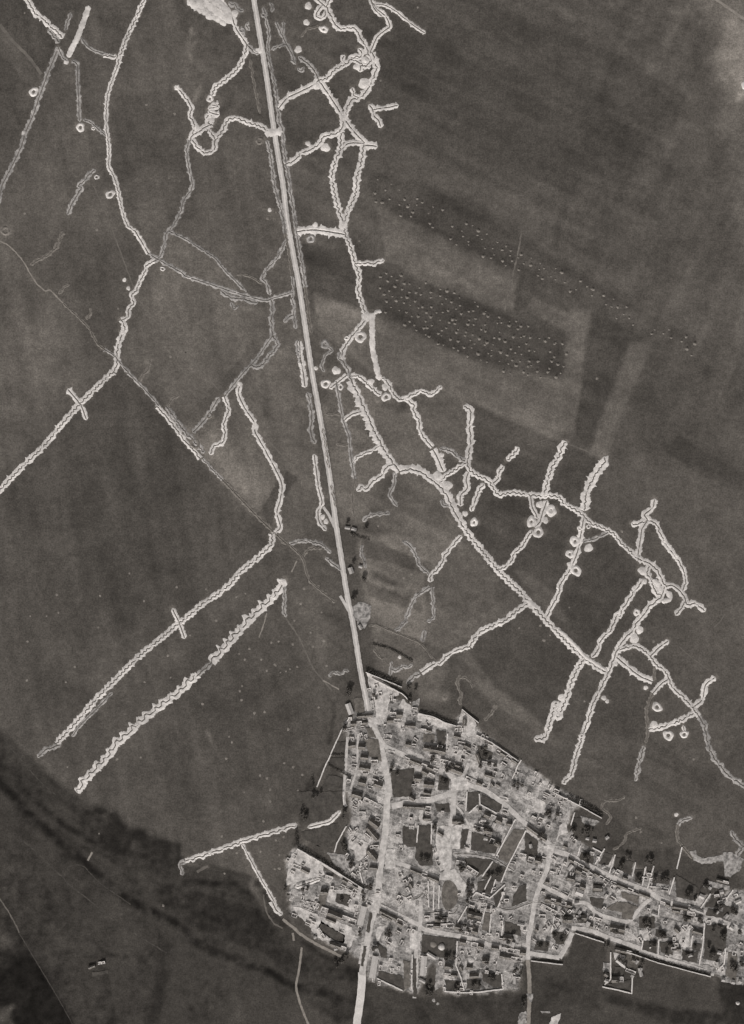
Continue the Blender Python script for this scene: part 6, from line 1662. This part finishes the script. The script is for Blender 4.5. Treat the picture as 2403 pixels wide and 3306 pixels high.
vs, fs = lump_disc(2.6, lambda u: 2.0 * (1 - u * u) + .1, 8, nr=6, na=20, lump=.08)
o = mesh_obj('haystack', vs, fs, MAT['hay'], smooth=True)
o.location = (*parse('N 1565 1370')[0], .02)
tag(o, 'small lone white stack in the lower right meadow', 'haystack')
vs, fs = lump_disc(4.4, lambda u: 1.5 * (1 - u * u) + .1, 9, nr=6, na=20, lump=.12)
o = mesh_obj('haystack', vs, fs, MAT['hay'], smooth=True)
o.location = (*parse('Z 910 800')[0], .6)
tag(o, 'low bright heap in a yard south of the long dark row', 'haystack')

st_me = []
for k in range(4):
    r = np.random.default_rng(60 + k)
    vs, fs = lump_disc(1.0, lambda u: .9 * (1 - u ** 1.5) + .02, 70 + k, nr=4, na=12, lump=.22, dent=.1)
    n0 = len(vs)
    for j in range(10):                       # loose sheaves leaning on the heap
        a = j * .63 + r.uniform(-.2, .2)
        c, s_ = math.cos(a), math.sin(a)
        b = len(vs)
        vs += [(c * .95 - s_ * .14, s_ * .95 + c * .14, 0), (c * .95 + s_ * .14, s_ * .95 - c * .14, 0), (c * .2, s_ * .2, 1.15)]
        fs.append((b, b + 1, b + 2))
    me = bpy.data.meshes.new('field_heap')
    me.from_pydata(vs, [], fs)
    me.materials.append(MAT['straw'])
    st_me.append(me)


def stook_rows(poly, o0, du, dv, nu, nv, jit, strip, skip):
    P = parse(poly)
    r = random.Random(len(strip))
    for j in range(nv):
        k = 0
        for i in range(nu):
            x = o0[0] + du[0] * i + dv[0] * j + (du[0] * .5 if j % 2 else 0) + r.uniform(-jit, jit)
            y = o0[1] + du[1] * i + dv[1] * j + (du[1] * .5 if j % 2 else 0) + r.uniform(-jit, jit)
            if r.random() < skip:
                continue
            wx, wy = px2w(x * 1.4573, y * 1.4573)
            if poly_mask(P, np.array([wx]), np.array([wy]), .01)[0] < .5:
                continue
            o = bpy.data.objects.new('field_heap', r.choice(st_me))
            q = r.choice((1.2, 1.5, 1.7, 1.9, 2.3)) * r.uniform(.85, 1.15)
            o.location = (wx, wy, .004)
            o.scale = (q, q, q * .8)
            o.rotation_euler = (0, 0, r.uniform(0, 6.28))
            COL.objects.link(o)
            tag(o, f'small pale heap, {ORD[min(k, 38)]} along {strip} row {"ABCDEFGHIJ"[j]}'.replace('row A', 'uppermost row').replace('row B', 'second row').replace('row C', 'third row').replace('row D', 'fourth row').replace('row E', 'fifth row').replace('row F', 'sixth row').replace('row G', 'seventh row').replace('row H', 'eighth row'), 'heap', 'pale heaps in rows on the dark field strips')
            k += 1


stook_rows('D 835 585 1000 645 1120 698 1258 735 1258 842 1130 834 1000 784 900 724 848 692', (846, 584), (15.6, 6.8), (-3.1, 15.4), 30, 8, 6.0, "the broad dark strip's", .1)
stook_rows('D 815 392 862 376 1000 438 1160 534 1330 638 1562 750 1548 794 1440 744 1290 664 1110 588 950 514 825 450', (832, 392), (18.0, 9.4), (-2, 15.5), 44, 4, 6.0, "the long narrow strip's", .3)

CR = sorted(CRATERS, key=lambda o: (round(o.location.y / 60), o.location.x))
grp = {}
for o in CRATERS:
    px, py = o.location.x / S + 1201.5, 1653 - o.location.y / S
    if px < 700 and 1800 < py < 2400:
        g = 'the big left field'
    elif 600 <= px < 1200 and 1800 < py < 2420:
        g = 'the field left of the lower road'
    elif px < 1200 and py >= 2400:
        g = 'the village-side west field'
    elif px >= 1200 and py > 1150:
        g = 'the fields right of the road'
    elif px < 800:
        g = 'the upper left fields'
    else:
        g = 'the upper right fields'
    grp.setdefault(g, []).append(o)
for g, lst in grp.items():
    lst.sort(key=lambda o: o.location.x)
    for i, o in enumerate(lst):
        tag(o, f'small pale shell hole, {ORD[min(i, 38)]} from the west in {g}', 'shell hole', 'pale shell holes in the fields')
